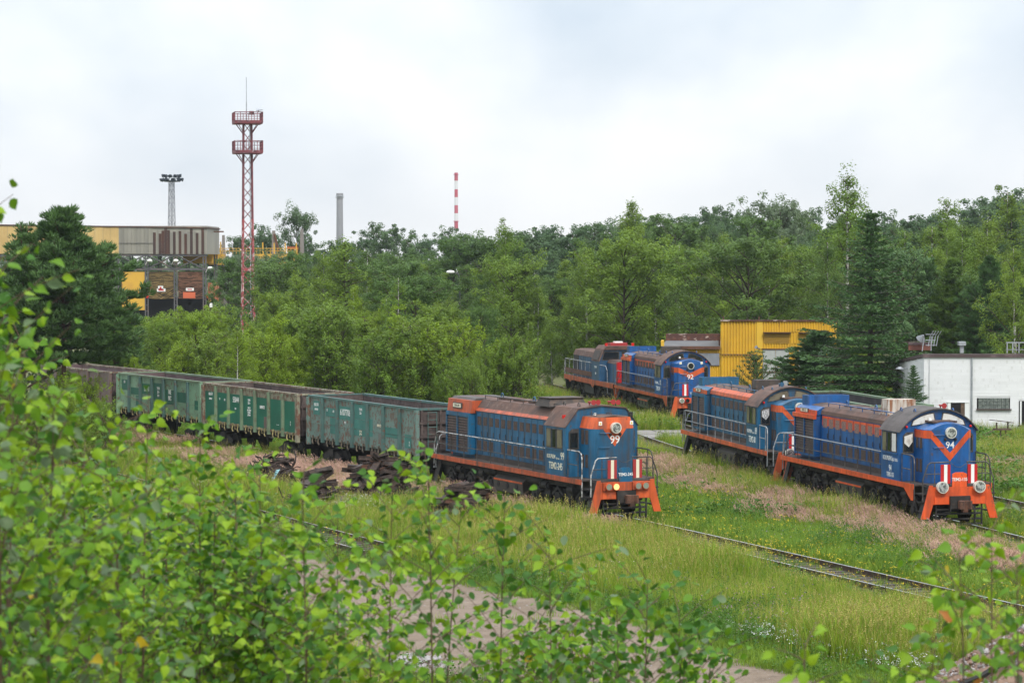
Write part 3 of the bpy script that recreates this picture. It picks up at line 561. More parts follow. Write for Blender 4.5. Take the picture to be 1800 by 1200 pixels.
# ------------------------------------------------------------------ the shabby locomotive behind number 92
def shabby_locomotive(x, y, h):
    root = empty('locomotive', (x, y, 0), R(h - 90), 'shabby blue locomotive with dark brown cab roof, farthest back behind number 92', 'locomotive', 'blue and orange shunting locomotives')
    bogie(root, -4.3); bogie(root, 4.3); bl = m_blue_old
    B(-7.6, 7.6, -1.25, 1.25, 1.05, 1.5).build('underframe', m_black, root); B(-7.9, 7.9, -1.5, 1.5, 1.5, 1.56).build('deck', m_deck, root)
    for s in (-1, 1):
        m = MB(); m.prism([(-7.9, 1.25), (-6.2, 1.25), (-5.9, 1.08), (-5.3, 1.25), (1.0, 1.25), (1.6, 1.0), (2.2, 1.25), (7.9, 1.25), (7.9, 1.58), (-7.9, 1.58)], s*1.53, s*1.505, 'y'); m.build('sill', m_orange_dirty, root)
        m = MB(); m.box(-7.6, 1.2, min(s*1.52, s*1.49), max(s*1.52, s*1.49), 1.75, 2.1); m.build('side_plank', m_rust, root)
        m = MB(); m.tube([(1.2, s*1.5, 2.75), (-7.5, s*1.5, 2.75), (-7.8, s*1.5, 2.6), (-7.85, s*1.5, 1.2)], .03); m.build('handrail', m_railw, root)
        m = MB()
        for q in np.linspace(-7.5, .6, 7): m.tube([(q, s*1.5, 1.56), (q, s*1.5, 2.75)], .022)
        m.tube([(-7.84, s*.7, 1.5), (-7.84, s*.7, 2.75)], .022); m.build('rail_post', m_railg, root)
        m = MB(); m.tube([(3.8, s*1.5, 2.7), (5.6, s*1.5, 2.7), (6.1, s*1.5, 2.4), (6.2, s*1.5, .8)], .026); m.build('handrail', m_railg, root)
    MB().prism([(-1.0, 1.56), (-1.0, 3.1), (-.85, 3.4), (.85, 3.4), (1.0, 3.1), (1.0, 1.56)], -7.0, 1.3, 'x').build('long_hood', bl, root)
    MB().prism([(-1.03, 3.05), (-.87, 3.42), (-.4, 3.5), (.4, 3.5), (.87, 3.42), (1.03, 3.05), (.98, 3.08), (-.98, 3.08)], -7.05, 1.28, 'x').build('hood_roof', m_roof, root)
    g = B(-6.8, -5.2, -1.03, -1.001, 1.9, 3.05).build('grille', m_black, root)
    dm = B(0, .66, -.02, 0, 1.75, 3.0).mesh('hood_door', bl)
    for i in range(8): link('hood_door', dm, root, (-5.0 + i * .74, -1.0, 0))
    MB().prism([(-.95, 1.56), (-.95, 2.85), (-.8, 3.05), (.8, 3.05), (.95, 2.85), (.95, 1.56)], 3.7, 6.9, 'x').build('short_hood', bl, root)
    MB().prism([(-.97, 2.84), (-.81, 3.07), (.81, 3.07), (.97, 2.84)], 3.72, 6.92, 'x').build('hood_lid', m_roof, root)
    B(6.6, 6.95, -.98, -.4, 1.6, 3.0).build('red_front_panel', m_red, root)
    MB().prism([(-1.5, 1.56), (-1.5, 2.95), (-1.2, 3.72), (1.2, 3.72), (1.5, 2.95), (1.5, 1.56)], 1.3, 3.7, 'x').build('cab', bl, root)
    MB().prism([(-1.54, 2.92), (-1.22, 3.78), (-1.0, 4.0), (1.0, 4.0), (1.22, 3.78), (1.54, 2.92), (1.5, 2.96), (1.19, 3.74), (-1.19, 3.74), (-1.5, 2.96)], 1.2, 3.85, 'x').build('cab_roof', m_roof, root)
    for (a, b) in ((-1.35, -.08), (.08, 1.35)):
        f = MB().prism([(a, 3.0), (b, 3.0), (b * .88 if abs(b) > 1 else b, 3.62), (a * .88 if abs(a) > 1 else a, 3.62)], 3.70, 3.73, 'x').build('windscreen', m_raild, root)
        MB().prism([(a + (.04 if abs(a) < 1 else .06), 3.05), (b - .06, 3.05), ((b * .88 if abs(b) > 1 else b) - .05, 3.57), ((a * .88 if abs(a) > 1 else a) + .05, 3.57)], 3.731, 3.736, 'x').build('pane', m_glass, f)
    m = MB(); m.prism([(-1.505, 3.0), (-1.26, 3.64), (-1.30, 3.66), (-1.55, 3.02)], 1.5, 3.4, 'x'); m.build('side_shutter', m_stack, root)
    text('lettering', 'KOLPREM', .2, m_white, root, (2.5, -1.505, 2.5), SIDE, sx=.8); text('lettering', '104', .26, m_white, root, (2.5, -1.505, 2.05), SIDE)
    for s in (-.95, .95): MB().cyl((3.4, s, 4.0), (3.4, s, 4.2), .1, n=10).build('beacon', m_redplastic, root)
    m = B(2.4, 3.3, -.6, .6, 4.0, 4.2); m.build('roof_box', m_board_red, root); B(2.7, 3.1, -.3, .3, 4.2, 4.3).build('roof_lamp', m_white, root)
    tk = MB(); tk.prism([(-1.2, .4), (-1.4, .55), (-1.4, 1.1), (1.4, 1.1), (1.4, .55), (1.2, .4)], -1.5, 1.5, 'x'); tk.build('fuel_tank', m_black, root)
    for e in (-1, 1):
        m = MB(); m.prism([(-1.45, 1.25), (1.45, 1.25), (1.35, .3), (-1.35, .3)], e*7.75, e*7.9, 'x'); m.build('plough', m_black if e < 0 else m_orange_dirty, root)
        m = B(min(e*7.9, e*8.45), max(e*7.9, e*8.45), -.15, .2, .75, 1.0); m.build('coupler', m_rust, root)
shabby_locomotive(6.85, 180.9, 10.9)
# ------------------------------------------------------------------ gondola wagons
m_inner = M('wagon_inside', (.085, .062, .056), .9, layers=(((.14, .105, .095), 1.2, .45, .68), ((.05, .04, .036), 4, .5, .7)))
m_inner_p = M('wagon_inside_mauve', (.115, .075, .078), .9, layers=(((.17, .13, .12), 1.2, .45, .68),))
def wpaint(name, col, rust=.6, lo=.56): return M(name, col, .6, 0, .35, layers=((tuple(c * .75 for c in col), .9, .4, .65), ((.115, .075, .055), 2.2, lo, lo + .14, (1, 1, 1), rust), ((.15, .065, .04), 6, lo + .04, lo + .1, (1, 1, .7), rust)))
m_teal = wpaint('weathered_teal', (.145, .225, .195), .95, .50); m_teal_post = wpaint('shade_dark_teal', (.075, .15, .135), .8); m_dteal = wpaint('fresh_teal_patch', (.05, .185, .155), .5, .62)  # post teal is darker than the panels, with shadow put into the paint
m_green = wpaint('fresh_bottle_green', (.012, .125, .075), .15, .7); m_pale = wpaint('pale_rusty_rim', (.26, .25, .175), .95, .47); m_pgreen = wpaint('pale_green', (.20, .34, .215), .9, .56)
m_gpost = wpaint('green_post', (.17, .24, .15), .8); m_grey_w = wpaint('grey_wagon', (.17, .17, .15), .7); m_brown_w = wpaint('brown_wagon', (.16, .115, .10), .8)
m_latch = M('yellowed_latch', (.36, .30, .13), .7, layers=(((.08, .06, .04), 8, .45, .6),)); m_latchd = M('dark_latch', (.16, .13, .09), .7, layers=(((.06, .05, .04), 8, .45, .6),))
lt = MB(); lt.box(-.05, .05, -.07, 0, -.1, .06); lt.tube([(0, -.05, -.1), (.03, -.08, -.25), (.09, -.05, -.36)], .035); lt.box(.0, .3, -.05, -.02, -.03, .0); lt.tube([(.3, -.03, 0), (.3, -.03, -.22), (.42, -.03, -.22)], .02)
LATCH = {}
def latch_mesh(m):
    if m.name not in LATCH: LATCH[m.name] = lt.mesh('hatch_latch', m)
    return LATCH[m.name]
def wagon(label, x, y, h, side, post, rim, inner, latch, texts=(), patches=(), end=None):
    root = empty('gondola_wagon', (x, y, 0), R(h - 90), label, 'wagon', 'open gondola wagons'); L_, W_, ZT, ZB = 6.41, 1.42, 3.46, 1.50
    bay = 2 * L_ / 7
    pm = [B(.07, bay - .07, -.03, 0, ZB + .02, ZT - .1).mesh('side_panel', side)]
    pm_top = B(.07, bay - .07, -.034, -.031, ZT - .42, ZT - .101).mesh('panel_edge', rim)
    for s in (-1, 1):
        B(-L_, L_, min(s*(W_ - .06), s*W_), max(s*(W_ - .06), s*W_), ZB - .02, ZT - .06).build('side_wall', inner, root)
        m = MB(); m.box(-L_ - .05, L_ + .05, min(s*(W_ - .08), s*(W_ + .09)), max(s*(W_ - .08), s*(W_ + .09)), ZT - .10, ZT); m.build('top_rail', rim, root)
        m = MB(); m.box(-L_, L_, min(s*(W_ - .1), s*(W_ + .05)), max(s*(W_ - .1), s*(W_ + .05)), ZB - .1, ZB + .02); m.build('side_sill', rim if side is m_green else side, root)
        for i in range(7):
            p = link('side_panel', pm[0], root, (-L_ + i * bay if s < 0 else -L_ + (i + 1) * bay, s*W_, 0), (0, 0, 0 if s < 0 else math.pi))
            if side is m_green: link('panel_edge', pm_top, p)
            else:
                q = MB().box(.1, bay - .1, -.04, -.03, ZB + .62, ZB + .66).mesh('panel_seam', side) if i == 0 and s < 0 else None
                if q: seam = q
                link('panel_seam', seam, p)
        for i in range(8):
            px = -L_ + i * bay; e_ = i in (0, 7); w_ = .17 if e_ else .11
            m = MB(); m.prism([(px - w_, s*W_), (px - w_ * .75, s*(W_ + .15)), (px + w_ * .75, s*(W_ + .15)), (px + w_, s*W_)], ZB - (.24 if not e_ else .42), ZT - .1, 'z'); m.build('post', (rim if side is m_green else side) if e_ else post, root)
        if s < 0:
            for i in range(7):
                for q in (.3, .7): link('hatch_latch', latch_mesh(latch), root, (-L_ + (i + q) * bay, -W_ - .03, ZB - .02))
    for e in (-1, 1):
        B(min(e*(L_ - .06), e*L_), max(e*(L_ - .06), e*L_), -W_ + .06, W_ - .06, ZB - .1, ZT - .06).build('end_wall', inner, root)
        m = B(min(e*(L_ - .06), e*(L_ + .07)), max(e*(L_ - .06), e*(L_ + .07)), -W_ + .08, W_ - .08, ZT - .1, ZT - .003); m.build('end_rail', rim, root)
        m = MB()
        for z in (1.6, 2.15, 2.75): m.box(min(e*L_, e*(L_ + .1)), max(e*L_, e*(L_ + .1)), -W_ + .05, W_ - .05, z, z + .1)
        for q in (-1.25, -.35, .35, 1.25): m.box(min(e*(L_ + .001), e*(L_ + .08)), max(e*(L_ + .001), e*(L_ + .08)), q - .05, q + .05, 1.4, ZT - .1)
        m.build('end_rib', end or m_inner, root)
        m = MB()
        for q in (-1.0, -.58): m.tube([(e*(L_ + .16), q, 1.2), (e*(L_ + .16), q, 3.3)], .022)
        for z in np.arange(1.35, 3.3, .32): m.tube([(e*(L_ + .16), -1.0, z), (e*(L_ + .16), -.58, z)], .018)
        m.build('ladder', post, root)
        m = B(min(e*L_, e*(L_ + .55)), max(e*L_, e*(L_ + .55)), -.14, .18, .88, 1.16); m.build('coupler', m_black, root)
    B(-L_ + .06, L_ - .06, -W_ + .06, W_ - .06, 1.42, 1.5).build('floor', inner, root)
    m = B(-L_, L_, -.3, .3, .95, 1.42); m.box(-5, 5, -1.3, 1.3, 1.2, 1.42); m.build('centre_sill', m_black, root)
    for bx in (-4.33, 4.33):
        b = empty('bogie', (bx, 0, 0)); b.parent = root
        for s in (-1, 1):
            m = MB(); m.prism([(-1.25, .62), (-1.1, .42), (-.6, .42), (-.35, .25), (.35, .25), (.6, .42), (1.1, .42), (1.25, .62), (.5, .85), (-.5, .85)], s*1.12, s*.98, 'y'); m.build('side_frame', m_black, b)
            for ax in (-.925, .925): link('wheel', WHEELW, b, (ax, s*.79, .475), (0, 0, 0 if s < 0 else math.pi))
        link('spring', SPRING, b, (-.14, -1.1, .3)); link('spring', SPRING, b, (.16, -1.1, .3))
        B(-.3, .3, -1.2, 1.2, .6, .95).build('bolster', m_black, b)
    for (bi, off, z, sz, s_, mm) in texts: text('lettering', s_, sz, mm, root, (-L_ + bi * bay + off, -W_ - .046, z), SIDE, sx=.85, bold=.004)
    for (bi, a, b, z0, z1, mm) in patches: B(-L_ + bi * bay + a, -L_ + bi * bay + b, -W_ - .040, -W_ - .032, z0, z1).build('repainted_patch', mm, root)
    return root
H = bay = 12.82 / 7
wagon('weathered teal gondola wagon next to the nearest locomotive', -5.67, 117.85, 26.1, m_teal, m_teal_post, m_teal_post, m_inner, m_latchd,
      [(0, .95, 3.02, .20, 'BLR БЧ', m_white), (0, .95, 2.80, .13, '61077061', m_white), (1, .5, 2.83, .15, 'О', m_white), (1, 1.3, 2.80, .15, 'БЧ', m_white), (2, .92, 2.82, .42, '6107706', m_white), (2, .92, 2.35, .14, '70 т', m_white), (3, .95, 2.98, .16, 'ТАРА\n23 т', m_white), (3, .95, 2.0, .12, 'КР 14\nДР 16', m_cream), (4, 1.3, 2.45, .16, 'МИНСК', m_cream), (6, 1.0, 1.85, .12, '3\n2', m_white)],
      [(0, .55, 1.35, 2.55, 3.2, m_dteal), (1, .3, 1.7, 2.55, 2.95, m_dteal), (1, .85, 1.6, 1.75, 2.5, m_dteal), (2, .15, 1.7, 2.5, 3.12, m_dteal), (3, .2, 1.6, 2.62, 3.3, m_dteal), (3, .15, 1.68, 1.85, 2.6, m_dteal), (4, .1, .5, 1.9, 2.7, m_dteal), (4, 1.2, 1.66, 1.7, 2.1, m_grey_w), (5, .12, 1.7, 2.0, 2.45, m_dteal), (6, .5, 1.2, 1.65, 2.25, m_dteal)])
wagon('bottle green freshly painted gondola wagon, second from the nearest locomotive', -12.1, 130.22, 27.6, m_green, m_gpost, m_pale, m_inner, m_latch,
      [(0, 1.0, 2.9, .20, 'BLR БЧ', m_white), (0, 1.0, 2.65, .13, '55044167', m_white), (1, .5, 2.7, .15, 'О', m_white), (1, 1.2, 2.68, .15, 'БЧ', m_white), (2, .95, 2.75, .40, '55044', m_white), (2, .9, 2.3, .14, '70 т', m_white), (3, .95, 2.75, .15, 'ТАРА\n23.5 т', m_white), (3, .95, 2.25, .12, 'ПОСТР\n1991 ДЕПО\nКР 2014\nДР 2016', m_white), (4, .9, 2.55, .20, 'МИНСК', m_white), (5, 1.1, 1.8, .10, '• — — •', m_white), (6, .9, 1.95, .12, '3\n2', m_white)],
      [(4, 1.1, 1.6, 1.55, 2.1, m_brown_w)])
wagon('pale green patched gondola wagon, third from the nearest locomotive', -18.45, 142.64, 28.6, m_pgreen, m_teal_post, m_gpost, m_inner_p, m_latch,
      [(0, 1.0, 2.95, .2, 'БЧ', m_white), (2, .95, 2.7, .4, '55041', m_white), (3, .95, 2.6, .2, 'ТАРА\n23 т\n70 т', m_white), (4, .9, 2.5, .34, 'МЕ\nМС', m_white)],
      [(0, .5, 1.5, 2.5, 3.1, m_green), (1, .2, 1.6, 2.3, 2.7, m_green), (1, 1.0, 1.6, 1.7, 2.25, m_green), (2, .2, 1.6, 2.4, 3.0, m_green), (3, .2, 1.5, 1.9, 3.1, m_green), (4, .2, 1.5, 2.0, 2.8, m_green), (5, .2, 1.6, 2.2, 2.75, m_green), (6, .9, 1.7, 1.9, 2.4, m_green)])
wagon('dull mauve-brown gondola wagon behind the pine at left', -25.3, 154.8, 29.2, m_brown_w, m_brown_w, m_pale, m_inner_p, m_latchd)
wagon('dark grey gondola wagon half hidden behind the two coupled locomotives', 16.25, 120.4, 11.0, m_grey_w, m_grey_w, m_gpost, M('tarry_wagon_inside', (.04, .036, .036), .9, layers=(((.075, .066, .064), 2, .45, .7),)), m_latchd)
# ------------------------------------------------------------------ buildings
m_ysheet = M('yellow_sheet', (.68, .40, .025), .55, layers=(((.55, .32, .03), .6, .42, .68), ((.30, .12, .035), 3, .62, .78, (1, 1, .3), .8)))
m_yflat = M('yellow_trim', (.66, .40, .035), .55, layers=(((.40, .17, .04), 2.5, .6, .76),)); m_yhatch = M('ochre_shutter', (.42, .25, .035), .7, layers=(((.3, .17, .03), 4, .4, .7, (.2, 1, 4)),))
m_greydoor = M('grey_steel_door', (.44, .45, .42), .6, layers=(((.36, .37, .35), 1.2, .4, .7),)); m_roofing = M('roofing_felt', (.10, .10, .105), .9, layers=(((.16, .155, .15), 1, .45, .7), ((.11, .11, .11), 4, .55, .75)))
m_rustp = M('rust_stained_parapet', (.085, .038, .03), .85, layers=(((.55, .45, .38), 1.6, .56, .66, (1, 1, 2)), ((.17, .07, .04), 3, .5, .7)))
m_bluegrey = M('dusty_window', (.28, .29, .31), .35, layers=(((.20, .21, .23), 1, .4, .7),)); m_wsid = M('white_siding', (.70, .70, .705), .6, layers=(((.64, .64, .64), .7, .4, .7), ((.6, .6, .58), 3, .62, .8), ((.46, .45, .43), 1.6, .57, .72, (2.5, 2.5, .12), .55)))
m_fascia = M('dark_fascia', (.075, .05, .05), .7, layers=(((.16, .11, .11), 1.2, .52, .66),)); m_orfascia = M('rusty_upstand', (.17, .065, .045), .7); m_gblock = M('glass_blocks', (.10, .115, .11), .2, layers=(((.18, .20, .18), 9, .4, .6),)); m_frame = M('white_window_frame', (.72, .73, .72), .5)
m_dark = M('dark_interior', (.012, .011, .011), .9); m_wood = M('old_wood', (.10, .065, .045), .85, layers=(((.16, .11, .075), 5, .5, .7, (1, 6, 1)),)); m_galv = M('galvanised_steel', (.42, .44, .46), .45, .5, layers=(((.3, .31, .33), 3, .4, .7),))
def ribbed(m, a, b, z0, z1, pitch, dep, org, sgn=-1):
    """corrugated sheet along x from a to b in the plane y = org; ribs stand towards sgn"""
    n = max(2, int((b - a) / pitch)); p = (b - a) / n; prof = []
    for i in range(n):
        x = a + i * p; prof += [(x, 0), (x + .38 * p, 0), (x + .5 * p, dep), (x + .88 * p, dep)]
    prof.append((b, 0)); k = len(prof); b0 = len(m.v)
    for z in (z0, z1): m.v += [(x, org + sgn * q, z) for x, q in prof]
    fs = [(b0 + i, b0 + i + 1, b0 + k + i + 1, b0 + k + i) for i in range(k - 1)]; m.f += fs; m.mi += [m.m] * len(fs); return m
m_steel_d = M('weathered_zinc', (.20, .21, .22), .5, .3)
def yellow_building():
    o = P(1333, 719, 171); root = empty('yellow_building', (o.x, o.y, G0), R(-4.8), 'yellow corrugated shed with grey double doors and low annex behind the locomotives', 'building')
    k = 171 / FPX; U = lambda u: (u - 1333) * k; Z = lambda v: CAM_H - (v - 458.9) * k - G0
    zt, zr = Z(564), Z(607)
    core = MB().prism([(.25, 0), (15, 0), (15, zt - 1.2), (.25, zt - .1)], U(1268), U(1470), 'x'); core.build('wall', m_yflat, root)
    ribbed(MB(), U(1267), U(1330), Z(623), zt, .19, .08, .24).build('left_sheeting', m_ysheet, root)
    ribbed(MB(), U(1267), U(1330), 0, Z(623.5), .19, .08, .23).build('left_lower_sheeting', m_ysheet, root)
    B(U(1330), U(1341), .12, .249, 0, zt).build('corner_trim', m_yflat, root)
    for a, b, z0, z1 in ((1341, 1437, Z(583.5), zt), (1341, 1470, Z(613), Z(604)), (1387, 1405, 0, Z(613.5)), (1387.5, 1404, Z(603.5), Z(584)), (1437, 1470, Z(603.5), zt), (1450, 1470, 0, Z(613.5))):
        ribbed(MB(), U(a), U(b), z0, z1, .17, .07, .2).build('front_sheeting', m_ysheet, root)
    for a, b in ((1343.5, 1388), (1405, 1448)):
        f = B(U(a), U(b), .14, .26, Z(604), Z(585)).build('ventilation_hatch', m_yhatch, root)
        for j in range(6):
            z = Z(603) + j * (Z(586) - Z(603)) / 6; B(U(a) + .06, U(b) - .06, .1, .139, z, z + .06).build('slat', m_yhatch, f)
        B(U(a) - .06, U(b) + .1, -.18, .14, Z(585) + .005, Z(585) + .05).build('canopy', m_rust, f)
    for a, b in ((1341.5, 1363.5), (1364.3, 1386.5)):
        d = B(U(a), U(b), .12, .2, Z(653.5), Z(614.5)).build('door_leaf', m_greydoor, root)
        B(U(a), U(b), .12, .2, .1, Z(654.8)).build('lower_leaf', m_greydoor, root)
        if a > 1350: B(U(1367.3), U(1371), .112, .119, Z(645), Z(639)).build('warning_label', m_yellow, d)
    for a, b in ((1404, 1428), (1428.6, 1450)): B(U(a), U(b), .12, .2, .1, Z(614.5)).build('door_leaf', m_greydoor, root)
    for z, a, b in ((Z(654), 1341, 1405), (Z(613.3), 1339, 1406), (Z(623.2), 1267, 1330)): B(U(a), U(b), .06, .118, z - .03, z + .03).build('cross_rail', m_rust, root)
    B(U(1266), U(1472), .05, .35, zt - .02, zt + .07).build('roof_edge', m_rustp, root)
    MB().prism([(.36, zt - .09), (15.2, zt - 1.2), (15.2, zt - 1.14), (.36, zt - .03)], U(1267.5), U(1470.5), 'x').build('roof', m_roofing, root)
    for u in (1271, 1333.5): B(U(u), U(u) + .08, .2, .28, zt + .07, zt + .32).build('roof_stub', m_rust, root)
    # annex
    B(U(1164), U(1267) - .02, .35, 12.8, 0, zr - .2).build('annex_wall', m_yflat, root)
    ribbed(MB(), U(1164), U(1267) - .03, Z(621), zr - .2, .15, .06, .33).build('annex_upper_sheeting', m_ysheet, root); ribbed(MB(), U(1164), U(1267) - .03, 0, Z(643), .15, .06, .33).build('annex_lower_sheeting', m_ysheet, root)
    wf = B(U(1190), U(1266) - .04, .2, .349, Z(643) + .005, Z(621) - .005).build('annex_window', m_bluegrey, root)
    for a, b in ((1192, 1215), (1216, 1246), (1247, 1265)): B(U(a), U(b) - .02, .185, .199, Z(642), Z(622)).build('pane', m_bluegrey, wf)
    B(U(1163), U(1267) - .01, .05, 12.9, zr - .2, zr - .08).build('annex_roof', m_roofing, root); B(U(1162), U(1267) - .02, -.05, .06, zr - .26, zr - .06).build('annex_gutter', m_rust, root)
    B(U(1163), U(1267) - .02, 12.6, 12.9, zr - .08, zr + .42).build('parapet', m_rustp, root); B(U(1162), U(1167), .08, 1.6, zr - .08, zr + .3).build('side_parapet', m_yflat, root)
    B(U(1263.5), U(1264.5) + .06, 1.5, 1.6, zr - .08, zr + .55).build('vent_pipe', m_rust, root)
    m = MB(); m.tube([(U(1336), .2, Z(613)), (U(1334), -.3, Z(612.5)), (U(1331), -.4, Z(611))], .05); m.cyl((U(1331), -.4, Z(611.2)), (U(1329), -.5, Z(609.5)), .07, .12, n=10); m.build('floodlight', m_steel_d, root)
yellow_building()
def white_building():
    o = P(1625, 765, 148); root = empty('white_building', (o.x, o.y, G0), R(0), 'low white clad building with dark fascia and glass block window at right', 'building')
    k = 148 / FPX; U = lambda u: (u - 1625) * k; Z = lambda v: CAM_H - (v - 458.9) * k - G0; zt = Z(628)
    MB().prism([(.05, 0), (12, 0), (12, zt - .9), (.05, zt)], .03, 14, 'x').build('wall', m_wsid, root)
    n = 26; hh = zt / n; holes = [(U(1666), U(1703), 0, Z(707)), (U(1718), U(1777), Z(720), Z(699)), (U(1792), U(1820), Z(748), Z(704))]
    cuts = sorted(set([0.0, 9.0] + [q for h in holes for q in h[:2]]))
    for i in range(n):                                       # each course of cladding, cut round the openings
        z0, z1 = i * hh, (i + 1) * hh - .004; zc = (z0 + z1) / 2; m = MB(); a = 0.0; segs = []
        for h in sorted(holes):
            if h[2] - .02 < zc < h[3] + .02: segs.append((a, h[0])); a = h[1]
        segs.append((a, 9.0))
        for s0, s1 in segs:
            m = MB(); m.add([(s0, .045, z1), (s1, .045, z1), (s1, .045, z0), (s0, .045, z0), (s0, .03, z1), (s1, .03, z1), (s1, .021, z0), (s0, .021, z0)], [(0, 1, 2, 3), (4, 5, 6, 7), (0, 1, 5, 4), (2, 3, 7, 6), (0, 3, 7, 4), (1, 2, 6, 5)])
            m.build('cladding_board', m_wsid, root)
        B(-.012, .028, .05, 12 if z1 < zt - .9 else max(.3, 12 * (zt - z1 + .02) / .9), z0, z1).build('side_cladding_board', m_wsid, root)
    # openings
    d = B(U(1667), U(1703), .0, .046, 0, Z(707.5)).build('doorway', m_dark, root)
    B(U(1666.5), U(1672), -.03, .02, 0, Z(707.6)).build('door_frame', m_frame, d); B(U(1697), U(1704), -.03, .02, 0, Z(707.6)).build('door_frame', m_frame, d); B(U(1690), U(1696.8), -.02, .012, 0, Z(709)).build('door_curtain', m_wood, d); B(U(1665), U(1705), -.06, .0, Z(707.5), Z(706)).build('door_head', m_frame, d)
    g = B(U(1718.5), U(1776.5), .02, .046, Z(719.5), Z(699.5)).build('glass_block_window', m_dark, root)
    gb = B(0, .205, -.012, 0, 0, .20).mesh('glass_block', m_gblock)
    for i in range(8):
        for j in range(3): link('glass_block', gb, g, (U(1721) + i * .225, .012, Z(718.6) + j * .215))
    B(U(1717), U(1779), -.12, .03, Z(720.6), Z(718.8)).build('sill', m_fascia, g)
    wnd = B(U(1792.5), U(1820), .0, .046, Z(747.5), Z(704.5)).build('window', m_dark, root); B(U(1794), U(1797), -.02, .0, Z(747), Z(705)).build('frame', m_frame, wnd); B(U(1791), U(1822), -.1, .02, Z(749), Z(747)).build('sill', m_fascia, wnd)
    B(-.08, 14.1, -.08, .3, zt + .002, zt + .2).build('fascia', m_fascia, root); MB().prism([(.301, zt + .004), (12.1, zt - .9), (12.1, zt - .72), (.301, zt + .18)], -.08, 14.1, 'x').build('roof', m_fascia, root)
    B(-.05, U(1665), 5.5, 5.7, zt + .22, zt + .55).build('upstand', m_orfascia, root); B(-.06, U(1665) + .05, 5.45, 5.75, zt + .551, zt + .7).build('upstand_cap', m_fascia, root)
    m = MB(); m.tube([(U(1634), .02, Z(632)), (U(1634), -.02, Z(632)), (U(1634), -.02, .2)], .012); m.build('lightning_rod', m_galv, root)
    m = MB(); m.box(U(1694), U(1700), 1.0, 1.25, zt + .22, zt + .65); m.box(U(1691), U(1703), .85, 1.4, zt + .66, zt + .88); m.build('chimney_cowl', m_galv, root)
    m = MB()
    for i in range(4):
        x = U(1655) + i * .16; m.tube([(x, 4.6, zt + .5), (x + .1, 4.6, zt + 1.1), (x + .25, 4.4, zt + 1.4)], .025)
    for z in (.55, .85, 1.2): m.tube([(U(1650), 4.6, zt + z), (U(1668), 4.6, zt + z)], .02)
    m.tube([(U(1645), 4.8, zt + .2), (U(1648), 4.8, zt + 1.0)], .03); m.tube([(U(1660), 4.6, zt + .22), (U(1660), 4.6, zt + 1.1)], .03); m.build('aerial_frame', m_galv, root)
    m = MB(); m.cyl((U(1643), 5, zt + .9), (U(1647), 4.8, zt + 1.15), .3, .05, n=12); m.build('dish', m_steel_d, root)
    m = MB()
    for a in (1776, 1786, 1797, 1808): m.box(U(a), U(a) + .06, 1.0, 1.06, zt + .22, zt + .85)
    m.box(U(1775), U(1810), .98, 1.08, zt + .8, zt + .86); m.box(U(1775), U(1810), .98, 1.08, zt + .4, zt + .43); m.build('roof_railing', m_galv, root)
    m = MB(); m.tube([(U(1709), -.06, Z(629)), (U(1709), -.06, .1)], .05); m.build('downpipe', m_galv, root)
    m = MB(); m.tube([(-.02, 6, Z(655)), (-.5, 6, Z(655))], .03); m.cyl((-.5, 6, Z(656)), (-.5, 6, Z(652)), .28, .1, n=10); m.build('wall_lamp', m_galv, root)
white_building()
def bird_table():
    o = P(1763, 766, 139); root = empty('bird_table', (o.x, o.y, G0), R(20), 'small dark wooden bird table standing in the grass before the white building', 'bird table'); z0 = .9
    m = MB()
    for a, b in ((-.15, -.1), (.15, -.1), (0, .12)): m.tube([(a * 1.6, b * 1.6, 0), (a, b, z0)], .03)
    m.build('stand', m_wood, root); B(-.42, .42, -.28, .28, z0, z0 + .08).build('tray', m_wood, root)
    for a in (-.35, .35): B(a - .03, a + .03, -.03, .03, z0 + .08, z0 + .42).build('post', m_wood, root)
    m = MB(); m.add([(-.62, -.3, z0 + .53), (.55, -.3, z0 + .38), (.55, .3, z0 + .38), (-.62, .3, z0 + .53), (-.62, -.3, z0 + .57), (.55, -.3, z0 + .42), (.55, .3, z0 + .42), (-.62, .3, z0 + .57)], [(0, 1, 2, 3), (4, 5, 6, 7), (0, 1, 5, 4), (1, 2, 6, 5), (2, 3, 7, 6), (3, 0, 4, 7)]); m.build('roof_board', m_fascia, root)
    m = MB(); m.tube([(-.4, 0, z0 + .04), (-1.3, -.1, z0 - .25)], .025); m.build('perch_pole', m_wood, root)
bird_table()
def signal_board():
    o = P(1381, 700, 150); root = empty('relay_post', (o.x, o.y, G0), 0, 'narrow grey steel post sticking up behind locomotive number 89', 'post')
    B(-.12, .12, -.08, .08, 0, 3.05).build('post', m_galv, root); B(-.03, .03, -.10, -.081, 2.2, 2.7).build('slot', m_raild, root)
signal_board()
# ------------------------------------------------------------------ the elevated hall at left
m_cream_sheet = M('cream_sheet', (.62, .45, .19), .6, layers=(((.54, .38, .16), .25, .42, .66), ((.45, .30, .12), 1.5, .6, .8, (1, 1, .2)))); m_grey_sheet = M('grey_sheet', (.34, .32, .27), .6, layers=(((.24, .23, .2), .3, .4, .66, (3, 1, .2)),))
m_rust_sheet = M('rusted_sheet', (.075, .048, .042), .8, layers=(((.13, .06, .04), .6, .45, .7, (2, 1, .3)),)); m_steel = M('grimy_steel', (.105, .10, .105), .7, layers=(((.16, .10, .075), .8, .52, .7),)); m_ypanel = M('yellow_cladding', (.62, .36, .045), .6, layers=(((.5, .27, .05), .3, .45, .7), ((.25, .13, .05), 1.2, .62, .76, (1, 1, .3))))
def plank_mat(n, c): return M(n, c, .85, layers=((tuple(q * .35 for q in c), 1.6, .46, .56, (.4, 1, 2.5)), ((.03, .025, .02), 2.5, .58, .7, (.5, 1, 2.5))))
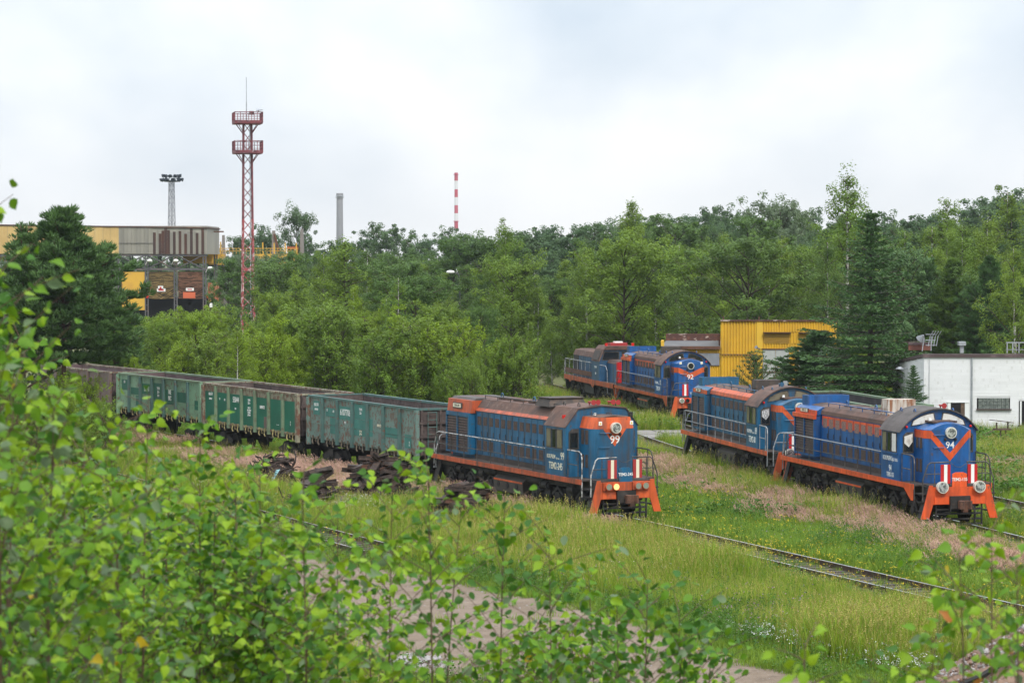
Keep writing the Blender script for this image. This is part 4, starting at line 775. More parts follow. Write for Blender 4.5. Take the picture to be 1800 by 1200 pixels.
m_pl_y = plank_mat('ochre_planks', (.27, .18, .065)); m_pl_r = plank_mat('brown_planks', (.24, .115, .065)); m_blackp = M('black_plank', (.025, .022, .02), .85)
D = 330.
def hall():
    k = D / FPX; o = P(365, 640, D); root = empty('elevated_hall', (o.x, o.y, G0), 0, 'long corrugated hall on steel legs, cream turning grey and rusty, with two plank gates', 'building')
    U = lambda u: (u - 365) * k; Z = lambda v: CAM_H - (v - 458.9) * k - G0
    B(U(-140), U(364), .3, 14, Z(446.5), Z(397)).build('wall', m_grey_sheet, root)
    def sheets(u0, u1, va, vb, mat, name, pu):                  # vertical sheets one by one
        n = int(round((u1 - u0) / pu))
        for i in range(n):
            a, b = U(u0 + i * pu), U(u0 + (i + 1) * pu); m = MB(); ribbed(m, a, b - .02, Z(vb), Z(va + (rng.uniform(0, 11) if name == 'rusted_sheet' else 0)), .17, .07, .25 + rng.uniform(-.02, .02)); m.build(name, mat(i) if callable(mat) else mat, root)
    sheets(-140, 209, 397.5, 446, m_cream_sheet, 'cream_sheet', 13.96); sheets(209, 269, 400, 446, m_grey_sheet, 'grey_sheet', 7.5)
    sheets(269, 364, 401, 446.5, lambda i: [m_rust_sheet, m_grey_sheet, m_rust_sheet, m_rust_sheet, m_rust_sheet, m_rust_sheet, m_grey_sheet, m_rust_sheet, m_grey_sheet, m_rust_sheet, m_grey_sheet, m_rust_sheet, m_grey_sheet, m_rust_sheet, m_grey_sheet, m_rust_sheet, m_grey_sheet, m_rust_sheet, m_grey_sheet][i % 19], 'rusted_sheet', 5.)
    m = MB(); m.add([(U(-140), .1, Z(392.5)), (U(366), .1, Z(399.5)), (U(366), 14.2, Z(399.5)), (U(-140), 14.2, Z(392.5)), (U(-140), .1, Z(394.5)), (U(366), .1, Z(401.5)), (U(366), 14.2, Z(401.5)), (U(-140), 14.2, Z(394.5))], [(0, 1, 2, 3), (4, 5, 6, 7), (0, 1, 5, 4), (1, 2, 6, 5), (2, 3, 7, 6), (3, 0, 4, 7)]); m.build('roof', m_rust_sheet, root)
    B(U(209), U(269), .1, .19, Z(427.5), Z(427)).build('seam_rail', m_steel, root)
    legs = [-60, 10, 75, 140, 205, 257, 308, 359]
    for u in legs:
        for yy in (.5, 13):
            m = MB()
            for q in (-.17, .17):
                m.box(U(u) + q * 1.0 - .07, U(u) + q + .07, yy - .1, yy + .1, 0, Z(447) - .01)
            for z in np.arange(.6, Z(447) - .5, .75): m.box(U(u) - .1, U(u) + .1, yy - .03, yy + .03, z, z + .1)
            m.build('leg', m_steel, root)
    for z in (Z(448.5), Z(473)): B(U(-60), U(364), .36, .39, z - .12, z + .12).build('tie_beam', m_steel, root)
    for a, b in zip(legs[:-1], legs[1:]):
        m = MB(); m.tube([(U(a) + .3, .3, Z(449.5)), (U(b) - .3, .3, Z(471.5))], .085, 4); m.tube([(U(a) + .3, .33, Z(471.5)), (U(b) - .3, .33, Z(449.5))], .085, 4); m.build('cross_brace', m_steel, root)
    # gates, raised over the rails: planks one by one
    for ga, gb, mt in ((261, 304, m_pl_y), (312.5, 355, m_pl_r)):
        g = B(U(ga), U(gb), .62, .7, Z(526), Z(477.5 if ga > 300 else 477.5)).build('gate', m_dark, root); n = 16; z0, z1 = Z(507.5), Z(477.5); hh = (z1 - z0) / n
        for i in range(n):
            c = rng.uniform(.35, .65); x0, x1 = U(ga), U(gb); xc = x0 + (x1 - x0) * c
            for q0, q1 in ((x0, xc - .03), (xc, x1)): B(q0, q1, .56 + rng.uniform(0, .03), .619, z0 + i * hh, z0 + (i + 1) * hh - .05).build('plank', mt, g)
        xm = (U(ga) + U(gb)) / 2; zc, zd = Z(525.5), Z(508)
        for s in (-1, 1):
            for i in range(-6, 9):                                        # chevron boards on the lower half
                hw = (U(gb) - U(ga)) / 2; t0 = i * .30; za = zc + t0; zb = za + hw * .62
                p = [(xm, za), (xm + s * hw, zb), (xm + s * hw, zb + .17), (xm, za + .17)]
                p = [(x, min(max(z, zc), zd)) for x, z in p]
                if max(z for x, z in p) - min(z for x, z in p) > .05 and abs(p[0][1] - p[3][1]) + abs(p[1][1] - p[2][1]) > .05: MB().prism(p, .54, .618, 'y').build('chevron_board', m_pl_y if mt is m_pl_y else m_pl_r, g)
        if ga < 300: signs = [(277, 286, 509.5, 502.5), (275, 290, 512.5, 507)]
        else: signs = [(326, 340, 511, 506)]
        for (a, b, v0, v1) in signs:
            s_ = B(U(a), U(b), .47, .52, Z(v0), Z(v1)).build('marker_plate', m_white, g); B(U(a) + .22, U(b) - .22, .455, .469, Z(v0) + .12, Z(v1) - .12).build('red_panel', m_red, s_)
        if ga > 300: B(U(321), U(342.5), .47, .53, Z(524), Z(513.5)).build('orange_panel', M('orange_panel', (.55, .12, .05), .6), g)
    B(U(213), U(253.5), .55, .65, Z(545), Z(477.8)).build('yellow_panel', m_ypanel, root)
    B(U(208), U(364), 2.2, 13.8, 0, Z(524)).build('bay_shade_block', m_dark, root)  # near-black block stands in for the deep shade below the gates
    for u, v in ((258, 521), (364.5, 521)): MB().cyl((U(u), .2, Z(v)), (U(u), .38, Z(v)), .2, n=10).build('signal_lamp', m_redplastic, root)
    sh = MB(); ribbed(sh, U(364.6), U(384), Z(527), Z(497), .3, .08, .6); sh.build('lean_to_sheet', M('rusty_striped_sheet', (.36, .21, .11), .7, layers=(((.30, .09, .04), 1.2, .45, .58, (4, 1, .2)),)), root); B(U(364.6), U(384), .62, 6, 0, Z(496.5)).build('lean_to', m_rust, root)
    B(U(368), U(386), .2, .5, Z(540), Z(531)).build('white_cabinet', m_white, root); B(U(365), U(384), .3, .58, Z(531), Z(528)).build('yellow_base', m_ypanel, root)
    B(U(366.5), U(384), 6, 6.4, Z(407.5), Z(405)).build('protruding_beam', m_rust, root)
    B(U(-140), U(190), 6, 6.3, Z(459), Z(446.6)).build('back_wall', m_ypanel, root); B(U(308), U(362), 8, 8.3, Z(463), Z(450)).build('back_wall', m_ypanel, root)
    for u, v in ((264, 458), (310, 458), (370, 471)):
        m = MB(); m.tube([(U(u) - .6, .2, Z(v) - .5), (U(u) - .3, -.2, Z(v))], .05); m.sphere((U(u), -.3, Z(v)), (.36, .25, .2)); m.build('lamp', m_white, root)
hall()
def conveyor():
    d = 345.; k = d / FPX; o = P(450, 640, d); root = empty('yellow_gantry', (o.x, o.y, G0), 0, 'yellow gantry bridge with railings and posts between the trees right of the red mast', 'gantry'); U = lambda u: (u - 450) * k; Z = lambda v: CAM_H - (v - 458.9) * k - G0
    for a, b in ((366, 393), (447, 462), (462, 481.5), (481.5, 500.5), (500.5, 524)): B(U(a), U(b) - .04, 0, 3.5, Z(465.5), Z(446.5)).build('side_plate', m_ypanel, root)
    B(U(366), U(524), .2, 3.3, Z(468), Z(465.6)).build('underside', m_steel, root)
    for a in np.arange(464, 523, 7.5): B(U(a), U(a) + .25, .3, .6, 0, Z(468.1)).build('leg', m_steel, root)
    m = MB()
    for a in np.arange(367, 524, 6): m.box(U(a), U(a) + .06, .1, .16, Z(446.4), Z(437))
    for v in (437, 441.5): m.box(U(366), U(524), .1, .16, Z(v), Z(v) + .07)
    m.build('railing', m_ypanel, root)
    for a, v in ((366.5, 425), (387, 425), (461, 426), (481, 427), (500.5, 427), (520, 427)): B(U(a), U(a) + .16, .05, .21, Z(465), Z(v)).build('post', m_ypanel, root)
    for a, b, v in ((387.5, 391.5, 413), (476, 481, 405), (526, 531, 402)):
        m = MB(); m.add([(U(a) - .4, 2, 0), (U(b) + .4, 2, 0), (U(b) + .4, 3, 0), (U(a) - .4, 3, 0), (U(a), 2.2, Z(v)), (U(b), 2.2, Z(v)), (U(b), 2.8, Z(v)), (U(a), 2.8, Z(v))], [(0, 1, 2, 3), (4, 5, 6, 7), (0, 1, 5, 4), (1, 2, 6, 5), (2, 3, 7, 6), (3, 0, 4, 7)]); m.build('pylon', m_concrete, root)
    m = MB(); m.tube([(U(480), 1.9, Z(411)), (U(489), 1.9, Z(445))], .16, 4); m.build('stay', m_rust, root)
    B(U(504), U(522), 1, 2.6, Z(438), Z(433.5)).build('machine', m_orange_dirty, root)
conveyor()
# ------------------------------------------------------------------ masts and chimneys
m_redm = M('flaking_red_paint', (.33, .06, .065), .6, layers=(((.58, .46, .44), 2.2, .50, .62), ((.12, .05, .045), 3, .52, .68)))
m_redtop = M('dull_red_paint', (.22, .06, .07), .6, layers=(((.10, .04, .05), 2, .45, .65), ((.42, .32, .33), 3, .6, .7)))
def lattice(root, w0, w1, z0, z1, n, mats, r=.09, rb=.05, zig=True):
    c = lambda z: (w0 + (w1 - w0) * (z - z0) / (z1 - z0)) / 2
    for sx_ in (-1, 1):
        for sy_ in (-1, 1): m = MB(); m.tube([(sx_ * c(z0), sy_ * c(z0), z0), (sx_ * c(z1), sy_ * c(z1), z1)], r, 4); m.build('mast_leg', mats, root)
    zs_ = np.linspace(z0, z1, n + 1)
    for f in range(4):
        m = MB()
        for i in range(n):
            a, b = c(zs_[i]), c(zs_[i+1]); s = 1 if i % 2 else -1
            p0, p1 = (s * a, -a), (-s * b, -b)
            for q in range(f): p0, p1 = (-p0[1], p0[0]), (-p1[1], p1[0])
            m.tube([(*p0, zs_[i]), (*p1, zs_[i+1])], rb, 4)
        m.build('bracing', mats, root)
def red_mast():
    d = 250.; k = d / FPX; o = P(436, 640, d); root = empty('lattice_mast', (o.x, o.y, G0), R(12), 'tall red lattice mast with two railed platforms and an aerial', 'mast'); Z = lambda v: CAM_H - (v - 458.9) * k - G0
    lattice(root, 1.28, .92, 0, Z(385), 13, m_redm, .085, .045); lattice(root, .92, .78, Z(385), Z(216), 9, m_redtop, .08, .042)
    B(-.66, .66, -.66, -.55, Z(476), Z(471)).build('collar', m_redm, root)
    for vf, vt in ((217, 199), (269, 249)):
        zf, zt = Z(vf), Z(vt); w_ = 1.36; pl = B(-w_, w_, -w_, w_, zf - .12, zf).build('platform', m_redtop, root)
        m = MB()
        for sx_ in (-1, 1):
            for t_ in np.linspace(-1, 1, 6):
                m.tube([(sx_ * w_, t_ * w_, zf), (sx_ * w_, t_ * w_, zt)], .035, 4); m.tube([(t_ * w_, sx_ * w_, zf), (t_ * w_, sx_ * w_, zt)], .035, 4)
            for q in (.35, .68, 1.0):
                z = zf + (zt - zf) * q; m.tube([(sx_ * w_, -w_, z), (sx_ * w_, w_, z)], .04 if q == 1 else .022, 4); m.tube([(-w_, sx_ * w_, z), (w_, sx_ * w_, z)], .04 if q == 1 else .022, 4)
            m.box(sx_ * w_ - .03, sx_ * w_ + .03, -w_, w_, zf, zf + .2); m.box(-w_, w_, sx_ * w_ - .03, sx_ * w_ + .03, zf, zf + .2)
        m.build('railing', m_redtop, pl)
        m = MB()
        for a in (-1, 1):
            for b in (-1, 1): m.tube([(a * 1.0, b * .9, zf - .12), (a * .42, b * .42, zf - 1.0)], .05, 4)
        m.build('bracket', m_redtop, pl)
    m = MB(); m.tube([(-.1, 0, Z(217)), (-.1, 0, Z(180))], .06); m.tube([(-.1, 0, Z(180)), (-.1, 0, Z(137))], .035); m.build('aerial', m_galv, root)
    m = MB(); m.box(.1, .55, -.9, -.6, Z(203), Z(197)); m.build('equipment_box', m_fascia, root)
    m = MB(); m.tube([(.9, -1.2, Z(200)), (1.0, -1.2, Z(195))], .04); m.add([(.7, -1.5, Z(196.5)), (1.35, -1.5, Z(195)), (1.4, -1.2, Z(191.5)), (.75, -1.2, Z(193)), (.72, -1.1, Z(197)), (1.37, -1.1, Z(195.6))], [(0, 1, 2, 3), (4, 5, 2, 3), (0, 1, 5, 4), (0, 3, 4), (1, 2, 5)]); m.build('floodlight', m_galv, root)
    m = MB(); m.tube([(.25, -.3, 4), (.2, -.25, Z(217))], .05); m.build('cable_duct', m_galv, root)
red_mast()
def flood_mast():
    d = 420.; k = d / FPX; o = P(302.5, 640, d); root = empty('floodlight_mast', (o.x, o.y, G0), R(20), 'slim grey lattice mast crowned with a ring of dark floodlights behind the hall', 'mast'); Z = lambda v: CAM_H - (v - 458.9) * k - G0
    mm = M('grey_mast_steel', (.16, .165, .18), .6); dm = M('dark_lamp_housing', (.03, .04, .055), .5)
    lattice(root, 1.5, .75, 0, Z(319), 22, mm, .05, .03)
    m = MB(); m.tube([(-.1, 0, 5), (-.1, 0, Z(319))], .08); m.tube([(.12, 0, 5), (.12, 0, Z(319))], .06); m.build('ladder_cage', mm, root)
    pl = MB().cyl((0, 0, Z(320)), (0, 0, Z(318)), 1.2, 1.5, n=12).build('platform', dm, root)
    m = MB()
    for a in np.linspace(0, 2 * math.pi, 12, endpoint=False): m.tube([(1.35 * math.cos(a), 1.35 * math.sin(a), Z(318)), (1.35 * math.cos(a), 1.35 * math.sin(a), Z(309))], .03, 4)
    m.tube([(1.35 * math.cos(a), 1.35 * math.sin(a), Z(311)) for a in np.linspace(0, 2 * math.pi, 13)], .03, 4); m.build('railing', mm, pl)
    fm = MB(); fm.cyl((0, 0, 0), (.45, 0, -.12), .16, .3, n=9); fm.tube([(.1, 0, -.3), (.1, 0, 0)], .05, 4); fm = fm.mesh('floodlight', dm)
    for i, a in enumerate(np.linspace(0, 2 * math.pi, 11, endpoint=False)):
        link('floodlight', fm, root, (1.5 * math.cos(a), 1.5 * math.sin(a), Z(315)), (0, rng.uniform(-.2, .3), a)); link('floodlight', fm, root, (1.15 * math.cos(a + .3), 1.15 * math.sin(a + .3), Z(308.5)), (0, rng.uniform(-.2, .3), a + .3))
flood_mast()
def chimneys():
    d = 1300.; k = d / FPX; o = P(597.5, 560, d); root = empty('grey_chimney', (o.x, o.y, G0), 0, 'plain grey concrete chimney rising above the woods', 'chimney'); Z = lambda v: CAM_H - (v - 458.9) * k - G0
    cm = M('hazy_concrete', (.24, .235, .245), .9, layers=(((.19, .19, .20), .05, .4, .7),)); MB().cyl((0, 0, 0), (0, 0, Z(346)), 1.95, 1.6, n=20).build('shaft', cm, root, False); MB().cyl((0, 0, Z(346)), (0, 0, Z(340)), 1.75, 1.75, n=20).build('crown', m_fascia if 0 else cm, root)
    m = MB(); m.tube([(2.15 * math.cos(a), 2.15 * math.sin(a), Z(345)) for a in np.linspace(0, 2 * math.pi, 17)], .16, 4); m.tube([(2.15 * math.cos(a), 2.15 * math.sin(a), Z(347.5)) for a in np.linspace(0, 2 * math.pi, 17)], .16, 4); m.build('gallery', m_galv, root)
    d = 1500.; k = d / FPX; o = P(802, 560, d); root = empty('striped_chimney', (o.x, o.y, G0), 0, 'slender red and white banded chimney above the woods', 'chimney'); Z = lambda v: CAM_H - (v - 458.9) * k - G0
    rr = M('chimney_red', (.42, .06, .09), .7); ww = M('chimney_white', (.62, .62, .63), .7)
    edges = [304, 318, 333, 347, 361, 375, 389, 402, 430, 470, 520, 590]
    for i, (a, b) in enumerate(zip(edges[:-1], edges[1:])):
        r = lambda v: (.92 + .0025 * (v - 304)) + (.12 if i == 0 else 0); MB().cyl((0, 0, Z(b) + (.02 if b < 590 else 0)), (0, 0, Z(a)), r(b), r(a), n=14).build('band', rr if i % 2 == 0 else ww, root)
    for v in (307, 389):
        m = MB(); m.tube([(1.45 * math.cos(a), 1.45 * math.sin(a), Z(v)) for a in np.linspace(0, 2 * math.pi, 15)], .22, 4); m.build('gallery', rr, root)
chimneys()
def lamp_post(u, v, d, label):
    o = P(u, v, d); root = empty('street_lamp', (o.x + .9, d, G0), 0, label, 'street lamp', 'lamps among the trees'); z = o.z - G0
    m = MB(); m.tube([(0, 0, 0), (0, 0, z - .6), (-.15, 0, z - .15), (-.5, 0, z)], .045); m.build('pole', m_steel, root); MB().sphere((-.85, 0, z), (.4, .22, .16)).build('lamp_head', m_white, root)
lamp_post(791, 478, 232, 'white street lamp head poking out of the trees below the striped chimney')
# ------------------------------------------------------------------ scrap heaps
m_scrap = M('dark_rusty_scrap', (.055, .036, .028), .85, layers=(((.026, .02, .017), 3, .4, .65), ((.10, .06, .043), 7, .55, .72)), bump=.4); m_scrapg = M('grey_scrap', (.09, .07, .062), .7, layers=(((.04, .03, .026), 4, .42, .65),))
m_bluerag = M('pale_blue_rag', (.25, .45, .50), .8)
def beam_mesh(kind, L_, mt):
    m = MB(); h = L_ / 2
    if kind == 0: m.box(-h, h, -.13, .13, -.08, .08)
    elif kind == 1:
        for (a, b, c, d) in ((-.07, .07, -.09, -.07), (-.012, .012, -.07, .05), (-.036, .036, .05, .09)): m.box(-h, h, a, b, c, d)
    elif kind == 2: m.box(-h, h, -.10, .10, -.015, .0); m.box(-h, h, -.10, -.085, 0, .14)
    elif kind == 3: m.box(-h * .5, h * .5, -.32, .32, -.015, .015)
    else: m.tube([(-h, 0, 0), (-h * .3, .1, .08), (h * .3, -.08, .05), (h, .1, -.04)], .03)
    return m.mesh('scrap_piece', mt)
SCR = [beam_mesh(k, L_, mt) for k, L_, mt in ((0, 1.3, m_scrap), (0, .8, m_scrap), (1, 1.7, m_scrap), (1, 1.1, m_rust), (2, 1.2, m_scrapg), (2, .9, m_scrap), (3, 1.3, m_scrapg), (3, .9, m_scrap), (4, 1.3, m_scrap), (4, 1.8, m_scrap))]
def scrap_heap(u, v, d, rx, ry, h, n, kinds, label, tangle=0, seed=1):
    r = np.random.default_rng(seed); o = P(u, v, d); root = empty('scrap_heap', (o.x, d, G0), R(25), label, 'scrap heap', 'rusty scrap heaps beside the siding')
    m = MB(); nn, mm = 14, 5; 
    for j in range(mm + 1):
        for i in range(nn):
            a = 2 * math.pi * i / nn; q = j / mm; m.v.append((rx * (1 - q) * math.cos(a) * r.uniform(.85, 1.1), ry * (1 - q) * math.sin(a) * r.uniform(.85, 1.1), h * 1.12 * (1 - (1 - q) ** 1.8) * r.uniform(.8, 1.05) - .02))
    for j in range(mm):
        for i in range(nn): m.f.append((j*nn + i, j*nn + (i+1) % nn, (j+1)*nn + (i+1) % nn, (j+1)*nn + i))
    m.mi = [0] * len(m.f); m.build('rubble_core', m_scrap, root)
    for i in range(n):
        a = r.uniform(0, 2 * math.pi); q = r.uniform(0, 1) ** .6; x, y = rx * q * math.cos(a), ry * q * math.sin(a); z = h * 1.22 * (1 - q ** 1.7) + r.uniform(.02, .22)
        k = SCR[int(r.choice(kinds))]; link('scrap_piece', k, root, (x, y, z), (r.normal(0, .25), r.normal(0, .22) - .25 * (q if True else 0), r.normal(.15, .5) if r.random() < .8 else r.uniform(0, 3)))
    if tangle:
        m = MB()
        for i in range(tangle):
            a = r.uniform(0, 2 * math.pi); q = r.uniform(0, 1.05); c = Vector((rx * q * math.cos(a), ry * q * math.sin(a), h * (1 - q * q * .8) * r.uniform(.3, 1.0)))
            pts = [c]
            dr = Vector((r.normal(), r.normal(), r.normal() * .7)).normalized()
            for s in range(4): dr = (dr + Vector((r.normal(), r.normal(), r.normal() - .15)) * .45).normalized(); pts.append(pts[-1] + dr * r.uniform(.12, .35))
            m.tube(pts, r.uniform(.012, .04), 4)
        o_ = link('wire_tangle', m.mesh('wire_tangle', m_scrap, clean=False), root); o_['kind'] = 'stuff'
    return root
h1 = scrap_heap(480, 838, 110.5, 1.2, 1.1, 1.3, 30, [5, 7, 7, 1, 8, 9], 'round heap of tangled rusty wire with a pale blue rag, leftmost heap', 260, 3)
m = MB(); 
for i in range(7): m.add([(-.5 + .05*i, -.95 + .02*i, .6 + .07*i), (-.38 + .04*i, -.98, .63 + .07*i), (-.33 + .05*i, -.96, .73 + .07*i), (-.47 + .04*i, -.93, .71 + .07*i)], [(0, 1, 2, 3)])
m.build('blue_rag', m_bluerag, h1)
scrap_heap(556, 882, 102.5, 1.15, 1.1, 1.2, 50, [4, 6, 6, 7, 7, 1, 5, 1], 'heap of flat rusty plates and boards, second from left', 90, 4)
scrap_heap(665, 862, 106.5, 1.35, 1.2, 1.45, 90, [0, 1, 1, 3, 4, 5, 6, 0, 2], 'tallest heap of crossed steel beams beside the teal wagon', 30, 5)
scrap_heap(812, 922, 96.0, 1.3, 1.15, 1.2, 90, [0, 0, 1, 1, 3, 4, 5, 6, 2], 'heap of stacked rusty beams nearest the blue locomotive', 30, 6)
# ------------------------------------------------------------------ soil and stone heap at lower right
def soil_heap():
    r = np.random.default_rng(9); root = empty('soil_heap', (13.3, 59.5, G0), 0, 'heap of red-brown soil and pale stones at the lower right corner', 'soil heap')
    n, mm = 40, 14; V = []
    def hz(a, q): return 1.95 * max(0., 1 - q) ** .85 * (1 + .12 * math.sin(3 * a + 1) + .08 * math.sin(7 * a)) 
    for j in range(mm + 1):
        for i in range(n):
            a = 2 * math.pi * i / n; q = j / mm; rr = (1 - q); V.append((4.0 * rr * math.cos(a) * (1 + .1 * math.sin(4 * a)) + r.normal(0, .05), 3.6 * rr * math.sin(a) + r.normal(0, .05), max(0, hz(a, 1 - q)) + r.normal(0, .05) * (q > 0)))
    m = MB(); m.v = V; m.f = [(j*n + i, j*n + (i+1) % n, (j+1)*n + (i+1) % n, (j+1)*n + i) for j in range(mm) for i in range(n)]; m.mi = [0] * len(m.f); m.build('soil', m_soil, root, True)
    sts = []
    for q in range(6):
        bm = bmesh.new(); bmesh.ops.create_icosphere(bm, subdivisions=1, radius=1)
        for v in bm.verts: v.co *= r.uniform(.7, 1.2); v.co.z *= .7
        me = bpy.data.meshes.new('stone'); bm.to_mesh(me); bm.free(); me.materials.append(m_stone if q < 4 else m_soil); sts.append(me)
    for i in range(300):
        a = r.uniform(math.pi * .62, math.pi * 1.75); q = r.uniform(.05, 1.02); s = r.uniform(.045, .11) * (1.4 if r.random() < .1 else 1)
        me = sts[int(r.integers(0, 4))] if (r.random() < .6) else sts[int(r.integers(4, 6))]
        link('stone', me, root, (4.0 * q * math.cos(a) * (1 + .1 * math.sin(4 * a)), 3.6 * q * math.sin(a), hz(a, q) + .0), (r.uniform(0, 3), r.uniform(0, 3), r.uniform(0, 3)), s)
    V = []; F = []; 
    ico = sts[0]; iv = np.array([v.co[:] for v in ico.vertices]); ifc = np.array([p.vertices[:] for p in ico.polygons])
    for i in range(1900):
        a = r.uniform(math.pi * .55, math.pi * 1.8); q = r.uniform(.0, 1.12); s = r.uniform(.025, .07)
        c = np.array((4.0 * q * math.cos(a) * (1 + .1 * math.sin(4 * a)), 3.6 * q * math.sin(a), max(0, hz(a, min(q, 1))))); rot = np.array(Euler(r.uniform(0, 6, 3)).to_matrix()); V.append(iv @ rot.T * s + c); F.append(ifc + i * len(iv))
    me = np_mesh('gravel', np.concatenate(V), np.concatenate(F), m_stone); me.materials.append(m_soil)
    me.polygons.foreach_set('material_index', np.repeat((r.random(1900) < .45).astype(np.int32), len(ifc))); g = link('gravel', me, root); g['kind'] = 'stuff'
    m = MB(); m.tube([(-3.6, -1.6, .15), (-2.6, -1.75, .62), (-1.7, -1.6, 1.15), (-1.3, -1.4, 1.42)], .07); o = m.build('black_pipe', m_black, None); tag(o, 'black pipe lying across the soil heap at lower right', 'pipe'); o.location = (13.3, 59.5, G0 + .06)
soil_heap()
# pebbles on the path: stuff
def pebbles():
    r = np.random.default_rng(21); n = 2600; x = r.uniform(-16, 11, n); y = r.uniform(54, 95, n); k = in_path(x, y) > -.3; x, y = x[k], y[k]; n = len(x); s = r.uniform(.015, .05, n)
    base = np.array([(1, 0, 0), (-1, 0, 0), (0, 1, 0), (0, -1, 0), (0, 0, .8), (0, 0, -.8)]); fc = np.array([(0, 2, 4), (2, 1, 4), (1, 3, 4), (3, 0, 4)])
    a = r.uniform(0, 6.28, n); ca, sa = np.cos(a), np.sin(a); bx = base[None, :, 0] * ca[:, None] - base[None, :, 1] * sa[:, None] * .7; by = base[None, :, 0] * sa[:, None] + base[None, :, 1] * ca[:, None] * .7
    V = np.stack([bx * s[:, None] + x[:, None], by * s[:, None] + y[:, None], np.broadcast_to(base[None, :, 2], bx.shape) * s[:, None] + G0 + .01], -1).reshape(-1, 3); F = (fc[None] + 6 * np.arange(n)[:, None, None]).reshape(-1, 3)
    tag(link('loose_gravel', np_mesh('loose_gravel', V, F, m_stone)), 'loose pale gravel scattered over the dirt path', 'gravel', kind='stuff')
    o = P(728, 1155, 64); r = np.random.default_rng(22); V = []; F = []; n = 260
    c = np.c_[r.normal(0, .38, n), r.normal(0, .5, n), np.zeros(n)]; c[:, 2] = np.clip(.22 - .35 * np.hypot(c[:, 0], c[:, 1]), 0, 1); s = r.uniform(.04, .09, n)
    V = (base[None] * s[:, None, None] + c[:, None]).reshape(-1, 3); F = (fc[None] + 6 * np.arange(n)[:, None, None]).reshape(-1, 3)
    g = link('stone_pile', np_mesh('stone_pile', V, F, m_stone), None, (o.x, 64, G0 + .01)); tag(g, 'little pile of white broken stone on the path', 'stones', kind='stuff')
pebbles()
# ------------------------------------------------------------------ foliage
def leafmat(name, c, c2, tr=.35, rough=.5): return M(name, c, rough, 0, .25, transl=tr, orand=c2, layers=((tuple(q * .62 for q in c), .9, .42, .66), (tuple(min(1, q * 1.35) for q in c2), 2.6, .58, .76)))
m_l_birch = leafmat('birch_foliage', (0.13, 0.225, 0.022), (0.18, 0.27, 0.028)); m_l_dark = leafmat('dark_foliage', (0.08, 0.16, 0.03), (0.12, 0.2, 0.034)); m_l_bright = leafmat('bright_foliage', (0.215, 0.32, 0.016), (0.17, 0.28, 0.016)); m_l_far = leafmat('haze_tinted_foliage', (0.075, 0.145, 0.055), (0.105, 0.175, 0.062)); m_l_grey = leafmat('silvery_foliage', (0.16, 0.22, 0.115), (0.14, 0.2, 0.1))  # far crowns are bluer, distance haze mixed into the leaf colour
m_needle = leafmat('pine_needles', (0.068, 0.145, 0.042), (0.095, 0.175, 0.05), .1); m_spruce = leafmat('spruce_needles', (0.05, 0.12, 0.03), (0.075, 0.15, 0.036), .1); m_sprig = leafmat('young_pine_needles', (.07, .13, .035), (.085, .145, .04), .15)
m_bark_w = M('birch_bark', (.46, .44, .40), .8, layers=(((.06, .055, .05), 2.4, .56, .64, (1, 1, 2.5)),)); m_bark = M('dark_bark', (.075, .055, .042), .9); m_bark_p = M('pine_bark', (.13, .072, .045), .9, layers=(((.07, .05, .04), 2, .4, .65),))
def leaf_quads(c, nrm, size, asp, r, axis=None):
    """one kite-shaped leaf face for every point"""
    n = len(c); nrm = nrm / np.maximum(np.linalg.norm(nrm, axis=1), 1e-6)[:, None]; a = np.cross(nrm, r.normal(size=(n, 3))) if axis is None else axis; a = a / np.maximum(np.linalg.norm(a, axis=1), 1e-6)[:, None]; nrm = nrm if axis is None else np.cross(a, nrm); nrm = nrm / np.maximum(np.linalg.norm(nrm, axis=1), 1e-6)[:, None]; a /= np.maximum(np.linalg.norm(a, axis=1), 1e-6)[:, None]; b = np.cross(nrm, a); L_ = size[:, None]; W_ = L_ * asp
    V = np.stack([c - a * L_ * .5, c + b * W_ * .5 - a * L_ * .08, c + a * L_ * .5, c - b * W_ * .5 - a * L_ * .08], 1).reshape(-1, 3); return V, np.arange(4 * n).reshape(-1, 4)
